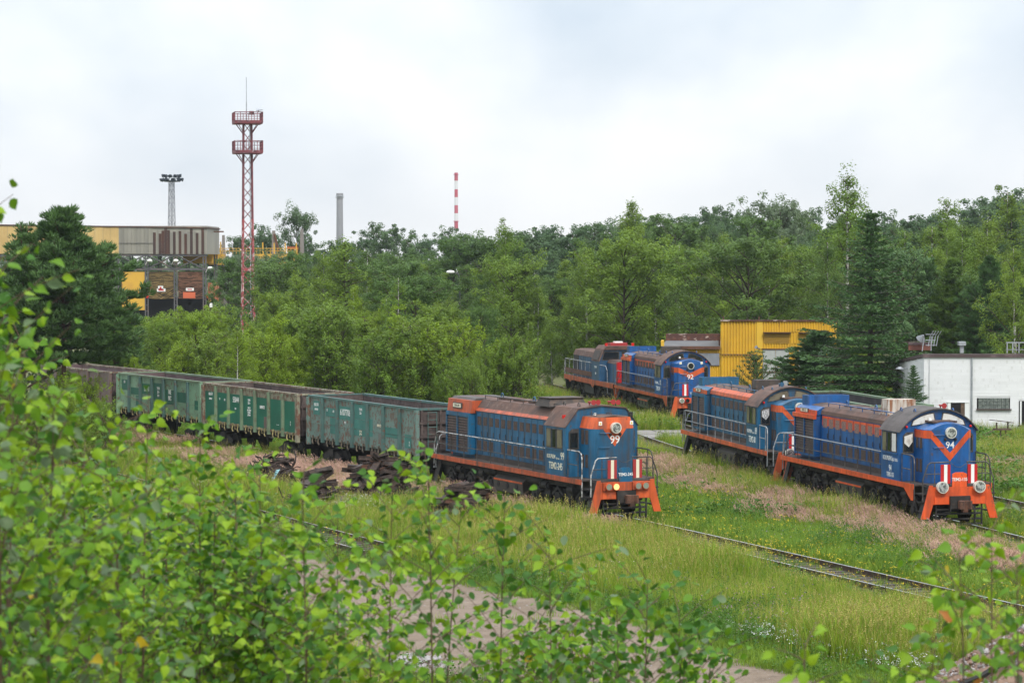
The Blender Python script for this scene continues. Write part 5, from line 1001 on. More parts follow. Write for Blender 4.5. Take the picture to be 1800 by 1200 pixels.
def tree_meshes(kind, seed):
    """returns (height, trunk mesh, crown mesh); the crown is thousands of leaf faces gathered in clumps along real limbs"""
    r = np.random.default_rng(seed); wood = MB(); cl = []                          # clumps: centre, radii, axis outward
    K = dict(birch=(14, 3.3, .14, 52, 'oval'), slim=(14, 2.4, .12, 48, 'oval'), round=(11, 3.9, .12, 48, 'round'), bush=(6, 2.3, .03, 84, 'bush'), far=(13, 3.7, .12, 40, 'round'), alder=(9, 2.5, .08, 54, 'cone'), sparse=(12, 2.4, .22, 36, 'oval'))[kind]
    H_, R_, t0, nb, prof = K
    bend = r.normal(0, .25, 2); tp = lambda t: Vector((bend[0] * math.sin(t * 2.4) * t, bend[1] * math.sin(t * 1.9 + .5) * t, H_ * t))
    if prof == 'bush': stems = [tuple(r.normal(0, .16, 2)) for _ in range(6)]
    else: stems = [(0, 0)]
    for s in stems:
        pts = [tp(t) + Vector((s[0] * t * 4, s[1] * t * 4, 0)) for t in np.linspace(0, .96, 8)]; rad = .012 * H_ if prof != 'bush' else .035; wood.tube(pts, rad, 6, r1=rad * .12)
    wood.m = 1
    for i in range(nb):
        t = t0 + (1 - t0) * ((i + r.random()) / nb) ** (.9 if prof != 'bush' else .8); az = i * 2.39996 + r.normal(0, .4); q = (t - t0) / (1 - t0)
        w_ = {'oval': math.sin(math.pi * min(1, q * .80 + .18)) ** .8 * (1 - .55 * q ** 3), 'round': (max(0, 1 - (2 * q - .9) ** 2 * .8)) ** .5, 'bush': (1 - q ** 2.4) ** .6 * (.75 + .25 * q), 'cone': (1 - q) ** .75 + .05}[prof]
        Ln = R_ * w_ * r.uniform(.5, 1.22); s = stems[i % len(stems)]; base = tp(max(0, t - .05 - .06 * w_)) + Vector((s[0] * t * 4, s[1] * t * 4, 0)); el = {'oval': r.uniform(.35, .85), 'round': r.uniform(.1, .8) + .35 * q, 'bush': r.uniform(.3, .9), 'cone': r.uniform(.0, .4)}[prof]
        d = Vector((math.cos(az) * math.cos(el), math.sin(az) * math.cos(el), math.sin(el))); tip = base + d * max(.4, Ln / max(.5, math.cos(el)))
        if prof in ('oval', 'bush'): tip.z = base.z + (tip.z - base.z) * min(1, .62 * (H_ - base.z) / max(.05, tip.z - base.z))
        if tip.z > H_ * 1.02: tip.z = H_ * 1.02 - r.uniform(0, .3)
        mid = (base + tip) / 2 + Vector((0, 0, .08 * Ln)); wood.tube([base, mid, tip], .05 if prof != 'bush' else .02, 4, r1=.008)
        kn = dict(round=6, bush=4).get(prof, 5)
        kn = max(2, int(round(kn * min(1., .25 + w_))))
        for k in range(kn):
            f = (.42 if kind != 'bush' else .5) + .6 * (k + r.random() * .6) / kn; p = base.lerp(tip, f) + Vector(r.normal(0, .18 + .12 * R_ / 3, 3)); rc = (r.uniform(.30, .62) if kind != 'bush' else r.uniform(.16, .38)) * (R_ / 3) ** .5
            drop = r.uniform(.6, 1.7) if kind in ('birch', 'slim', 'sparse') else (1.5 if kind == 'bush' else .75)
            if kind in ('birch', 'slim', 'sparse'): p.z -= .35 * drop * r.random()
            cl.append((p, rc, rc * drop, d))
    per = dict(birch=92, slim=84, round=84, bush=48, far=76, alder=64, sparse=40)[kind]; size = dict(far=.22, round=.17, birch=.135, slim=.135, bush=.12, alder=.13, sparse=.125)[kind]
    c = np.array([q[0][:] for q in cl]); rc = np.array([(q[1], q[1], q[2]) for q in cl]); dd = np.array([q[3][:] for q in cl]); n = len(c) * per
    g = r.normal(size=(n, 3)); g /= np.linalg.norm(g, axis=1)[:, None]; g *= (r.random((n, 1)) ** .42); idx = np.repeat(np.arange(len(c)), per); pos = c[idx] + g * rc[idx]
    nrm = g * .9 + dd[idx] * .35 + np.array((0, 0, .55)) + r.normal(0, .55, (n, 3)); V, F = leaf_quads(pos, nrm, size * r.uniform(.65, 1.3, n), .72, r)
    lm = dict(birch=m_l_birch, slim=m_l_birch, round=m_l_dark, bush=m_l_bright, far=m_l_far, alder=m_l_dark, sparse=m_l_birch)[kind]
    return H_, wood.mesh('trunk', [m_bark_w if kind in ('birch', 'slim', 'sparse') else m_bark, m_bark], True, False), np_mesh('crown', V, F, lm)
def conifer_meshes(kind, seed):
    r = np.random.default_rng(seed); wood = MB(); C_, N_, A_ = [], [], []; H_, R_ = dict(spruce=(13, 3.3), pine=(12, 4.2), tallpine=(12, 4.2), leader=(9, 1.6), young=(3, 1.3))[kind]
    bend = r.normal(0, .12, 2); tp = lambda t: np.array((bend[0] * math.sin(3 * t), bend[1] * math.sin(2.5 * t), H_ * t)); wood.tube([tp(t) for t in np.linspace(0, 1, 9)], .013 * H_, 7, r1=.015)
    nw = dict(spruce=26, pine=17, tallpine=14, leader=13, young=8)[kind]; size = []
    for j in range(nw):
        q = (j + .4) / nw; t_0 = dict(pine=.13, tallpine=.34).get(kind, .06); t = t_0 + (1 - t_0) * q ** .92; nb = dict(spruce=10, pine=8, tallpine=9, leader=6, young=6)[kind]
        for i in range(nb):
            az = 2 * math.pi * (i + r.random() * .7) / nb + j * .7
            if kind == 'spruce' and r.random() < .10: continue
            if kind == 'spruce': Ln = (R_ * (1 - q) ** .95 + .18) * r.uniform(.45, 1.22); el = .75 * q - .25 + r.normal(0, .08)
            elif kind in ('pine', 'tallpine'): Ln = R_ * (1 - q ** 1.7) ** .8 * r.uniform(.55, 1.12) * (.75 + .5 * math.sin(math.pi * min(1, q * 1.2 + .1))) * .8 + .35; el = .1 + .75 * q ** 1.5
            else: Ln = (R_ * (1 - q) ** .7 + .25) * r.uniform(.75, 1.1); el = .35 + .5 * q
            b = tp(t); d = np.array((math.cos(az) * math.cos(el), math.sin(az) * math.cos(el), math.sin(el))); sag = np.array((0, 0, -.10 if kind == 'spruce' else .10)); m_ = max(3, int(Ln / .16)); ts = np.linspace(.12 if kind == 'spruce' else .35, 1, m_)
            path = b + d * Ln * ts[:, None] + sag * Ln * (ts[:, None] ** 2) + (np.array((0, 0, .16 * Ln)) * ts[:, None] ** 4 if kind not in ('pine', 'tallpine') else 0); wood.tube([b, path[len(path)//2], path[-1]], .045 if kind != 'young' else .02, 4, r1=.008)
            side = np.cross(d, (0, 0, 1)); side /= np.linalg.norm(side)
            for k, p in enumerate(path):
                f = ts[k]
                if kind == 'spruce':
                    nn_ = 15; w_ = .42 * Ln * (1 - f * .75) * r.uniform(.5, 1.1) + .1; off = r.uniform(-1, 1, nn_)[:, None] * side * w_ + d * r.normal(0, .12, nn_)[:, None] + np.array((0, 0, -1)) * (r.random(nn_) ** 1.5 * .24)[:, None]; C_.append(p + off); N_.append(r.normal(0, .5, (nn_, 3)) + np.array((0, 0, .8)) + d * .3); A_.append(r.normal(0, .6, (nn_, 3)) + d * .8 + np.array((0, 0, -.25))); size.append(np.full(nn_, .17))
                elif kind in ('pine', 'tallpine'):
                    nn_ = 44; w_ = .55 * Ln * (1.05 - f * .7) * r.uniform(.3, 1.0); ctr = p + r.uniform(-1, 1) * side * w_ + np.array((0, 0, r.normal(.05, .12))); g = r.normal(size=(nn_, 3)); g /= np.linalg.norm(g, axis=1)[:, None]; C_.append(ctr + g * np.array((.22, .22, .13))); A_.append(g + d * .5 + np.array((0, 0, .75))); N_.append(r.normal(size=(nn_, 3))); size.append(np.full(nn_, .30))
                else:
                    nn_ = 16 if kind == 'leader' else 22; g = r.normal(size=(nn_, 3)); g /= np.linalg.norm(g, axis=1)[:, None]; g[:, 2] = np.abs(g[:, 2]); C_.append(p + g * (.14 if kind == 'leader' else .10)); A_.append(g + d * .4 + np.array((0, 0, .4))); N_.append(r.normal(size=(nn_, 3))); size.append(np.full(nn_, .19 if kind == 'leader' else .12))
    for t in np.linspace(.8, 1, 22):                                                # leader shoot
        nn_ = 10; g = r.normal(size=(nn_, 3)) * .5; g[:, 2] = np.abs(g[:, 2]); C_.append(tp(t) + g * .1); A_.append(g + np.array((0, 0, .6))); N_.append(r.normal(size=(nn_, 3))); size.append(np.full(nn_, .15 if kind != 'young' else .1))
    c = np.concatenate(C_); nm = np.concatenate(N_); sz = np.concatenate(size) * r.uniform(.7, 1.3, len(c)); V, F = leaf_quads(c, nm, sz, .20 if kind != 'spruce' else .40, r, np.concatenate(A_))
    return H_, wood.mesh('trunk', m_bark_p if kind != 'spruce' else m_bark, True, False), np_mesh('crown', V, F, dict(spruce=m_spruce, pine=m_needle, tallpine=m_needle, leader=m_needle, young=m_sprig)[kind])
PROTO = {}
def proto(kind, i):
    key = (kind, i)
    if key not in PROTO: PROTO[key] = (conifer_meshes if kind in ('spruce', 'pine', 'tallpine', 'leader', 'young') else tree_meshes)(kind, hash(kind) % 1000 * 0 + sum(map(ord, kind)) + 17 * i)
    return PROTO[key]
NV = dict(birch=4, slim=2, round=3, bush=4, far=3, alder=2, sparse=2, spruce=1, pine=2, tallpine=1, leader=1, young=1)
NAME = dict(birch='birch_tree', slim='birch_tree', sparse='birch_tree', round='broadleaf_tree', far='forest_tree', alder='alder_tree', bush='bush', spruce='spruce_tree', pine='pine_tree', tallpine='pine_tree', leader='pine_tree', young='young_pine')
CAT = dict(birch='birch', slim='birch', sparse='birch', round='tree', far='tree', alder='tree', bush='bush', spruce='spruce', pine='pine', tallpine='pine', leader='pine', young='pine')
tint = {}
def tinted(me, mat):
    k = (me.name, mat.name)
    if k not in tint: c = me.copy(); c.materials.clear(); c.materials.append(mat); tint[k] = c
    return tint[k]
def plant(kind, u, vtop, d, label, group=None, i=None, wide=1., mat=None, x=None):
    i = random.randrange(NV[kind]) if i is None else i; H_, tr, cr = proto(kind, i); ztop = CAM_H - (vtop - 458.9) / FPX * d; s = max(.12, (ztop - G0) / H_)
    root = empty(NAME[kind], ((u - 900) / FPX * d if x is None else x, d, G0), random.uniform(0, 6.28), label, CAT[kind], group); root.scale = (s * wide, s * wide, s)
    link('trunk', tr, root); link('crown', cr if mat is None else tinted(cr, mat), root); return root
# single trees one can point at
plant('birch', 1490, 292, 205, 'tallest birch, its loose crown standing highest against the sky', i=0, wide=1.02)
plant('spruce', 1530, 372, 158, 'dark pointed spruce between the yellow shed and the white building', wide=1.5)
plant('pine', 1440, 585, 164, 'low dark pine in front of the yellow shed doors', i=1, wide=2.1)
plant('young', 1322, 630, 160, 'pale young pine before the yellow shed, left of its doors', wide=1.15)
plant('spruce', 1606, 642, 146.5, 'small spruce by the corner of the white building', wide=1.25)
plant('tallpine', 112, 378, 138, 'big dark pine at left in front of the hall', i=0, wide=1.12)
plant('leader', 42, 400, 139, 'thin pointed pine top at far left beside the big pine', wide=1.1)
plant('pine', 200, 520, 166, 'lower dark pine right of the big pine', i=1, wide=.8, mat=m_l_dark)
plant('sparse', 697, 478, 172, 'thin tall birch with bare pale trunk rising out of the bushes', i=0, wide=.9)
plant('birch', 880, 381, 222, 'birch with pointed crown above the middle of the woods', i=1, wide=.85)
plant('round', 525, 374, 372, 'lone round tree crown above the yellow gantry', i=0, wide=.6, mat=m_l_far)
plant('birch', 1110, 347, 245, 'tall dense birch group leader left of the yellow shed', i=2, wide=1.1)
plant('slim', 1772, 322, 232, 'wind-bent slender birch top near the right edge', i=0, wide=1.1)
plant('slim', 1668, 340, 236, 'slender double birch top right of the spruce', i=1, wide=1.2)
plant('birch', 1790, 425, 166, 'drooping birch at the right edge behind the white building', i=3, wide=.95, mat=m_l_birch)
plant('round', 425, 452, 285, 'silvery willow just left of the red mast', i=1, wide=.8, mat=m_l_grey)
plant('round', 1375, 360, 290, 'silvery green round tree left of the tallest birch', i=2, wide=.9, mat=m_l_grey)
plant('round', 848, 543, 165, 'dark green rounded tree among the bushes in the middle', i=1, wide=.62, mat=m_l_dark)
plant('round', 505, 470, 268, 'dark green tree under the yellow gantry', i=2, wide=.72, mat=m_l_dark)
LM_SKY = [(60, 'thin pine top'), (112, 'big pine'), (205, 'cream sheets'), (283, 'left plank gate'), (334, 'right plank gate'), (437, 'red mast'), (525, 'lone round tree'), (597, 'grey chimney'), (700, 'thin tall birch'), (802, 'striped chimney'), (880, 'pointed birch'), (985, 'distant locomotives'), (1110, 'tall dense birch'), (1240, 'yellow shed wall'), (1375, 'silvery tree'), (1490, 'tallest birch'), (1560, 'pointed spruce'), (1668, 'double birch top'), (1772, 'wind-bent birch')]
LM_LOW = [(115, 'big pine'), (270, 'pale green wagon'), (440, 'dark green wagon'), (560, 'plate heap'), (640, 'teal wagon'), (752, 'tall thin sapling'), (860, 'stacked beams'), (985, 'nearest locomotive cab'), (1060, 'nearest locomotive front'), (1140, 'upright alder shoot'), (1250, 'low alder shoot')]
ORD = ['nearest', 'second', 'third', 'fourth', 'fifth', 'sixth', 'seventh', 'eighth', 'ninth', 'tenth', 'eleventh', 'twelfth', 'thirteenth', 'fourteenth', 'fifteenth', 'sixteenth']
def place_labels(items, base, marks):
    by = {}
    for o, u in items:
        mu, mn = min(marks, key=lambda q: abs(q[0] - u)); by.setdefault((mn, u < mu), []).append((abs(u - mu), o))
    for (mn, left), L_ in by.items():
        for i, (_, o) in enumerate(sorted(L_, key=lambda q: q[0])): o['label'] = f"{base}, {ORD[min(i, 15)]} {'left' if left else 'right'} of the {mn}"
def layer(kinds, u0, u1, step, d0, d1, curve, label, group, jit=10, wide=(.85, 1.15), mats=None, rs=1, marks=None):
    rr = random.Random(rs); u = u0; cu, cv = zip(*curve); items = []
    while u < u1:
        k = rr.choice(kinds); d = rr.uniform(d0, d1); v = float(np.interp(u, cu, cv)) + rr.uniform(-.35 * jit, jit)
        items.append((plant(k, u, v, d, label, group, wide=rr.uniform(*wide), mat=rr.choice(mats) if mats else None, i=rr.randrange(NV[k])), u)); u += step * rr.uniform(.7, 1.35)
    place_labels(items, label, marks or LM_SKY)
far_curve = [(380, 420), (440, 408), (500, 408), (560, 404), (650, 402), (740, 406), (830, 412), (900, 424), (945, 396), (1030, 394), (1060, 405), (1150, 385), (1240, 362), (1300, 378), (1400, 372), (1500, 380), (1590, 392), (1640, 388), (1700, 362), (1760, 345), (1850, 360)]
layer(['far'], 385, 1900, 30, 330, 420, far_curve, 'distant hazy tree on the skyline', 'far wood', 26, (.75, 1.2), rs=1)
layer(['far', 'round'], 400, 1860, 33, 265, 315, [(370, 452), (520, 440), (700, 425), (850, 430), (950, 415), (1040, 418), (1150, 400), (1250, 395), (1400, 395), (1550, 410), (1700, 385), (1860, 390)], 'dark tree of the middle wood', 'middle wood', 38, (.75, 1.15), [m_l_far, m_l_dark, m_l_dark], rs=2)
layer(['birch', 'round', 'alder', 'birch', 'alder'], 480, 960, 36, 205, 250, [(480, 470), (560, 425), (640, 430), (700, 445), (800, 440), (870, 450), (960, 460)], 'tree of the left birch wood', 'left birch wood', 34, (.85, 1.2), [m_l_birch, m_l_dark, m_l_dark], rs=3)
layer(['birch', 'birch', 'round', 'alder'], 945, 1470, 31, 192, 240, [(945, 470), (1050, 430), (1130, 420), (1200, 425), (1260, 415), (1340, 430), (1420, 420), (1470, 430)], 'tree of the right birch wood', 'right birch wood', 44, (.8, 1.2), [m_l_birch, m_l_birch, m_l_dark], rs=4)
layer(['birch', 'bush', 'slim'], 930, 1180, 34, 196, 206, [(930, 560), (1000, 520), (1060, 540), (1180, 540)], 'young birch at the wood edge', 'wood edge saplings', 30, (.9, 1.2), [m_l_birch], rs=5)
layer(['pine', 'pine', 'round'], 1585, 1830, 42, 178, 200, [(1585, 430), (1650, 445), (1720, 470), (1830, 440)], 'dark tree behind the white building', 'pines at right', 30, (.75, 1.0), [m_needle, m_needle, m_l_dark], rs=6)
layer(['birch', 'slim'], 1590, 1840, 40, 215, 250, [(1590, 395), (1660, 375), (1720, 365), (1840, 370)], 'birch behind the right-hand pines', 'birches at right', 20, (1.0, 1.3), [m_l_birch, m_l_far], rs=7)
layer(['far'], -60, 378, 26, 395, 430, [(-60, 446), (378, 444)], 'tree seen under the raised hall', 'trees behind the hall', 16, (.8, 1.2), rs=12)
# bushes behind the wagons
layer(['birch', 'alder', 'bush', 'round'], 225, 880, 31, 170, 188, [(225, 572), (300, 572), (370, 560), (430, 552), (520, 505), (600, 505), (680, 510), (740, 500), (800, 545), (880, 575)], 'tall bush in the back of the thicket', 'thicket back row', 46, (.75, 1.15), [m_l_bright, m_l_birch, m_l_birch, m_l_dark], rs=8, marks=LM_LOW)
layer(['bush', 'alder', 'bush', 'birch'], 235, 830, 30, 156, 169, [(235, 605), (330, 595), (420, 575), (520, 550), (620, 545), (720, 550), (830, 590)], 'yellow-green bush close behind the wagons', 'thicket front row', 55, (.75, 1.15), [m_l_bright, m_l_bright, m_l_birch, m_l_birch], rs=9, marks=LM_LOW)
layer(['bush', 'alder'], 222, 410, 24, 190, 206, [(222, 552), (300, 542), (410, 534)], 'bush below the plank gates', 'bushes before the hall', 12, (.9, 1.2), [m_l_bright, m_l_birch], rs=14, marks=[(240, 'yellow cladding panel'), (283, 'left plank gate'), (334, 'right plank gate'), (375, 'rusty lean-to')])
layer(['bush'], 790, 935, 30, 150, 160, [(790, 632), (860, 615), (905, 582), (935, 620)], 'bright bush at the thicket end', 'thicket end', 12, (.8, 1.0), [m_l_bright, m_l_birch], rs=10, marks=LM_LOW)
bs = []
for q, (u, v, d, x) in enumerate(((172, 705, 120, None), (160, 662, 137, None), (112, 650, 141, None), (125, 690, 126, None), (60, 690, 120, None), (100, 660, 134, None), (10, 660, 128, None))): bs.append((plant('bush', u, v, d, 'leafy bush', 'bushes under the pine', i=q % 4, wide=.9, mat=m_l_bright if q % 2 else m_l_birch), u))
place_labels(bs, 'low leafy bush left of the wagons', [(115, 'big pine')])
bs = []
for q, (u, v, d) in enumerate(((1130, 585, 192), (1210, 590, 190), (1255, 580, 195), (1500, 590, 176))): bs.append((plant('bush', u, v, d, 'green shrub', 'shrubs by the shed', i=q % 4, wide=1.0, mat=m_l_birch), u))
place_labels(bs, 'green shrub behind the yellow shed', [(1230, 'annex roof'), (1530, 'pointed spruce')])
# ------------------------------------------------------------------ grasses: instanced tufts
def gmat(n, c, c2, tr=.3): return M(n, c, .6, 0, .2, transl=tr, orand=c2, layers=((tuple(q * .7 for q in c), .5, .4, .65),))
m_g1 = gmat('meadow_grass', (0.16, 0.29, 0.018), (0.33, 0.4, 0.035)); m_g2 = gmat('lush_grass', (.145, .265, .026), (.25, .345, .036)); m_g3 = gmat('straw_grass', (0.36, 0.32, 0.08), (0.42, 0.36, 0.11)); m_pink = gmat('pink_panicle', (.46, .275, .215), (.56, .38, .275), .2); m_fl_w = gmat('white_petals', (.78, .78, .74), (.8, .8, .78), .2); m_fl_y = gmat('yellow_petals', (.70, .50, .02), (.75, .58, .04), .2); m_herbtop = gmat('mauve_flower', (.30, .16, .30), (.40, .30, .16)); m_weed = gmat('weed_leaf', (0.075, 0.18, 0.022), (0.11, 0.21, 0.028))
def tuft(kind, seed):
    r = np.random.default_rng(seed); V = []; F = []; mi = []
    def blade(p, az, h, w_, lean, k, segs=2):
        d = np.array((math.cos(az), math.sin(az), 0)); s = np.array((-d[1], d[0], 0)) * w_ / 2; b = len(V)
        for q in range(segs + 1):
            t = q / segs; c = np.array(p) + d * lean * h * t ** 1.8 + np.array((0, 0, h * t * (1 - .18 * lean * t))); ww = s * (1 - .85 * t); V.append(c - ww); V.append(c + ww)
        for q in range(segs): F.append((b + 2*q, b + 2*q + 1, b + 2*q + 3, b + 2*q + 2)); mi.append(k)
        return V[-1]
    def pad(c, s, k, nz=.8):
        b = len(V); n = np.array((r.normal(0, .4), r.normal(0, .4) - .35, nz)); n /= np.linalg.norm(n); a = np.cross(n, (1, .2, .1)); a /= np.linalg.norm(a); e = np.cross(n, a)
        V.extend([c - a*s - e*s*.2, c + e*s*.8 - a*s*.2, c + a*s + e*s*.1, c - e*s*.8]); F.append((b, b+1, b+2, b+3)); mi.append(k)
    if kind == 'short':
        for i in range(26): blade((*r.normal(0, .16, 2), 0), r.uniform(0, 6.28), r.uniform(.14, .36), r.uniform(.014, .028), r.uniform(.1, .8), 0 if r.random() < .85 else 1)
        mats = [m_g2, m_g1]
    elif kind == 'tall':
        for i in range(30): blade((*r.normal(0, .17, 2), 0), r.uniform(0, 6.28), r.uniform(.3, .72), r.uniform(.013, .024), r.uniform(.1, .6), 0 if r.random() < .92 else 1, 3)
        for i in range(2):
            az = r.uniform(0, 6.28); tip = blade((*r.normal(0, .18, 2), 0), az, r.uniform(.6, .85), .008, r.uniform(.1, .4), 1, 2)
            for q in range(5): pad(tip + np.array((r.normal(0, .015), r.normal(0, .015), .02 - .03 * q)), r.uniform(.010, .018), 1, .3)
        mats = [m_g1, m_g3]
    elif kind == 'pink':
        for i in range(16): blade((*r.normal(0, .17, 2), 0), r.uniform(0, 6.28), r.uniform(.35, .7), .018, r.uniform(.1, .5), 0 if r.random() < .7 else 1, 2)
        for i in range(11):
            h = r.uniform(.72, 1.08); az = r.uniform(-.6, .9); tip = blade((*r.normal(0, .2, 2), 0), az, h, .008, r.uniform(.05, .3), 1, 2)
            for q in range(13): pad(tip + np.array((r.normal(0, .026) + .02 * q * math.cos(az) * .6, r.normal(0, .022), .03 - .021 * q)), r.uniform(.016, .034), 2, .3)
        mats = [m_g1, m_g3, m_pink]
    elif kind == 'white':
        for i in range(9):
            h = r.uniform(.35, .62); tip = blade((*r.normal(0, .22, 2), 0), r.uniform(0, 6.28), h, .01, r.uniform(.0, .3), 0, 2)
            for q in range(4): pad(tip + np.array((*r.normal(0, .035, 2), r.normal(0, .015))), r.uniform(.011, .022), 1)
        mats = [m_g2, m_fl_w]
    elif kind == 'yellow':
        for i in range(8):
            h = r.uniform(.2, .5); tip = blade((*r.normal(0, .22, 2), 0), r.uniform(0, 6.28), h, .01, r.uniform(.0, .3), 0, 2)
            for q in range(3): pad(tip + np.array((*r.normal(0, .03, 2), r.normal(0, .015))), r.uniform(.014, .026), 1)
        mats = [m_g2, m_fl_y]
    elif kind == 'herb':
        for i in range(7):
            x0, y0 = r.normal(0, .16, 2); h = r.uniform(.3, .8); az = r.uniform(0, 6.28); ln_ = r.uniform(.05, .3); tip = blade((x0, y0, 0), az, h, .012, ln_, 0, 2)
            for q in range(9): t = r.uniform(.25, 1); pad(np.array((x0, y0, 0)) + (tip - np.array((x0, y0, 0))) * t + np.array((*r.normal(0, .035, 2), 0)), r.uniform(.018, .042) * (1.2 - .6 * t), 0, .5)
            if r.random() < .4: pad(tip, .02, 1, .6)
        mats = [m_weed, m_herbtop]
    else:
        for i in range(16):
            az = r.uniform(0, 6.28); c = np.array((*r.normal(0, .14, 2), r.uniform(.1, .55))); pad(c, r.uniform(.05, .09), 0, .7)
        for i in range(5): blade((*r.normal(0, .06, 2), 0), r.uniform(0, 6.28), r.uniform(.3, .6), .012, .2, 0)
        mats = [m_weed]
    me = np_mesh('tuft_' + kind, np.array(V), np.array(F), mats); me.polygons.foreach_set('material_index', np.array(mi, np.int32)); return me
def scatter(name, kind, pts, scl, label, cat, nvar=3):
    """one object of stuff: tufts instanced on points by geometry nodes"""
    n = len(pts); me = bpy.data.meshes.new(name); me.vertices.add(n); me.vertices.foreach_set('co', np.ascontiguousarray(pts, np.float32).ravel())
    a = me.attributes.new('tuft_scale', 'FLOAT', 'POINT'); a.data.foreach_set('value', np.asarray(scl, np.float32))
    r_ = np.zeros((n, 3), np.float32); r_[:, 2] = rng.uniform(0, 6.28, n) if kind != 'pink' else rng.normal(0, .8, n); r_[:, 0] = rng.normal(0, .06, n); a = me.attributes.new('tuft_rot', 'FLOAT_VECTOR', 'POINT'); a.data.foreach_set('vector', r_.ravel())
    o = link(name, me); tag(o, label, cat, kind='stuff'); g = bpy.data.node_groups.new(name, 'GeometryNodeTree'); g.interface.new_socket('Geometry', in_out='INPUT', socket_type='NodeSocketGeometry'); g.interface.new_socket('Geometry', in_out='OUTPUT', socket_type='NodeSocketGeometry')
    N = g.nodes.new; L = g.links.new; gi = N('NodeGroupInput'); go = N('NodeGroupOutput'); ip = N('GeometryNodeInstanceOnPoints'); jn = N('GeometryNodeJoinGeometry')
    for k in range(nvar):
        po = bpy.data.objects.new('tuft_' + kind, tuft(kind, 100 + 7 * k + len(kind))); oi = N('GeometryNodeObjectInfo'); oi.inputs['Object'].default_value = po; oi.inputs['As Instance'].default_value = True; L(oi.outputs['Geometry'], jn.inputs[0])
    ip.inputs['Pick Instance'].default_value = True; L(gi.outputs[0], ip.inputs['Points']); L(jn.outputs[0], ip.inputs['Instance'])
    for nm, ty, so in (('tuft_scale', 'FLOAT', 'Scale'), ('tuft_rot', 'FLOAT_VECTOR', 'Rotation')):
        na = N('GeometryNodeInputNamedAttribute'); na.data_type = ty; na.inputs['Name'].default_value = nm
        if so == 'Rotation': er = N('FunctionNodeEulerToRotation'); L(na.outputs[0], er.inputs[0]); L(er.outputs[0], ip.inputs[so])
        else: L(na.outputs[0], ip.inputs[so])
    L(ip.outputs[0], go.inputs[0]); md = o.modifiers.new('tufts', 'NODES'); md.node_group = g; return o
def value_noise(x, y, s, seed):
    r = np.random.default_rng(seed); T_ = r.random((64, 64)); xx, yy = x / s + 500, y / s + 500; i, j = np.floor(xx).astype(int), np.floor(yy).astype(int); fx, fy = xx - i, yy - j; fx = fx * fx * (3 - 2 * fx); fy = fy * fy * (3 - 2 * fy); g = lambda a, b: T_[a % 64, b % 64]
    return (g(i, j) * (1 - fx) + g(i+1, j) * fx) * (1 - fy) + (g(i, j+1) * (1 - fx) + g(i+1, j+1) * fx) * fy
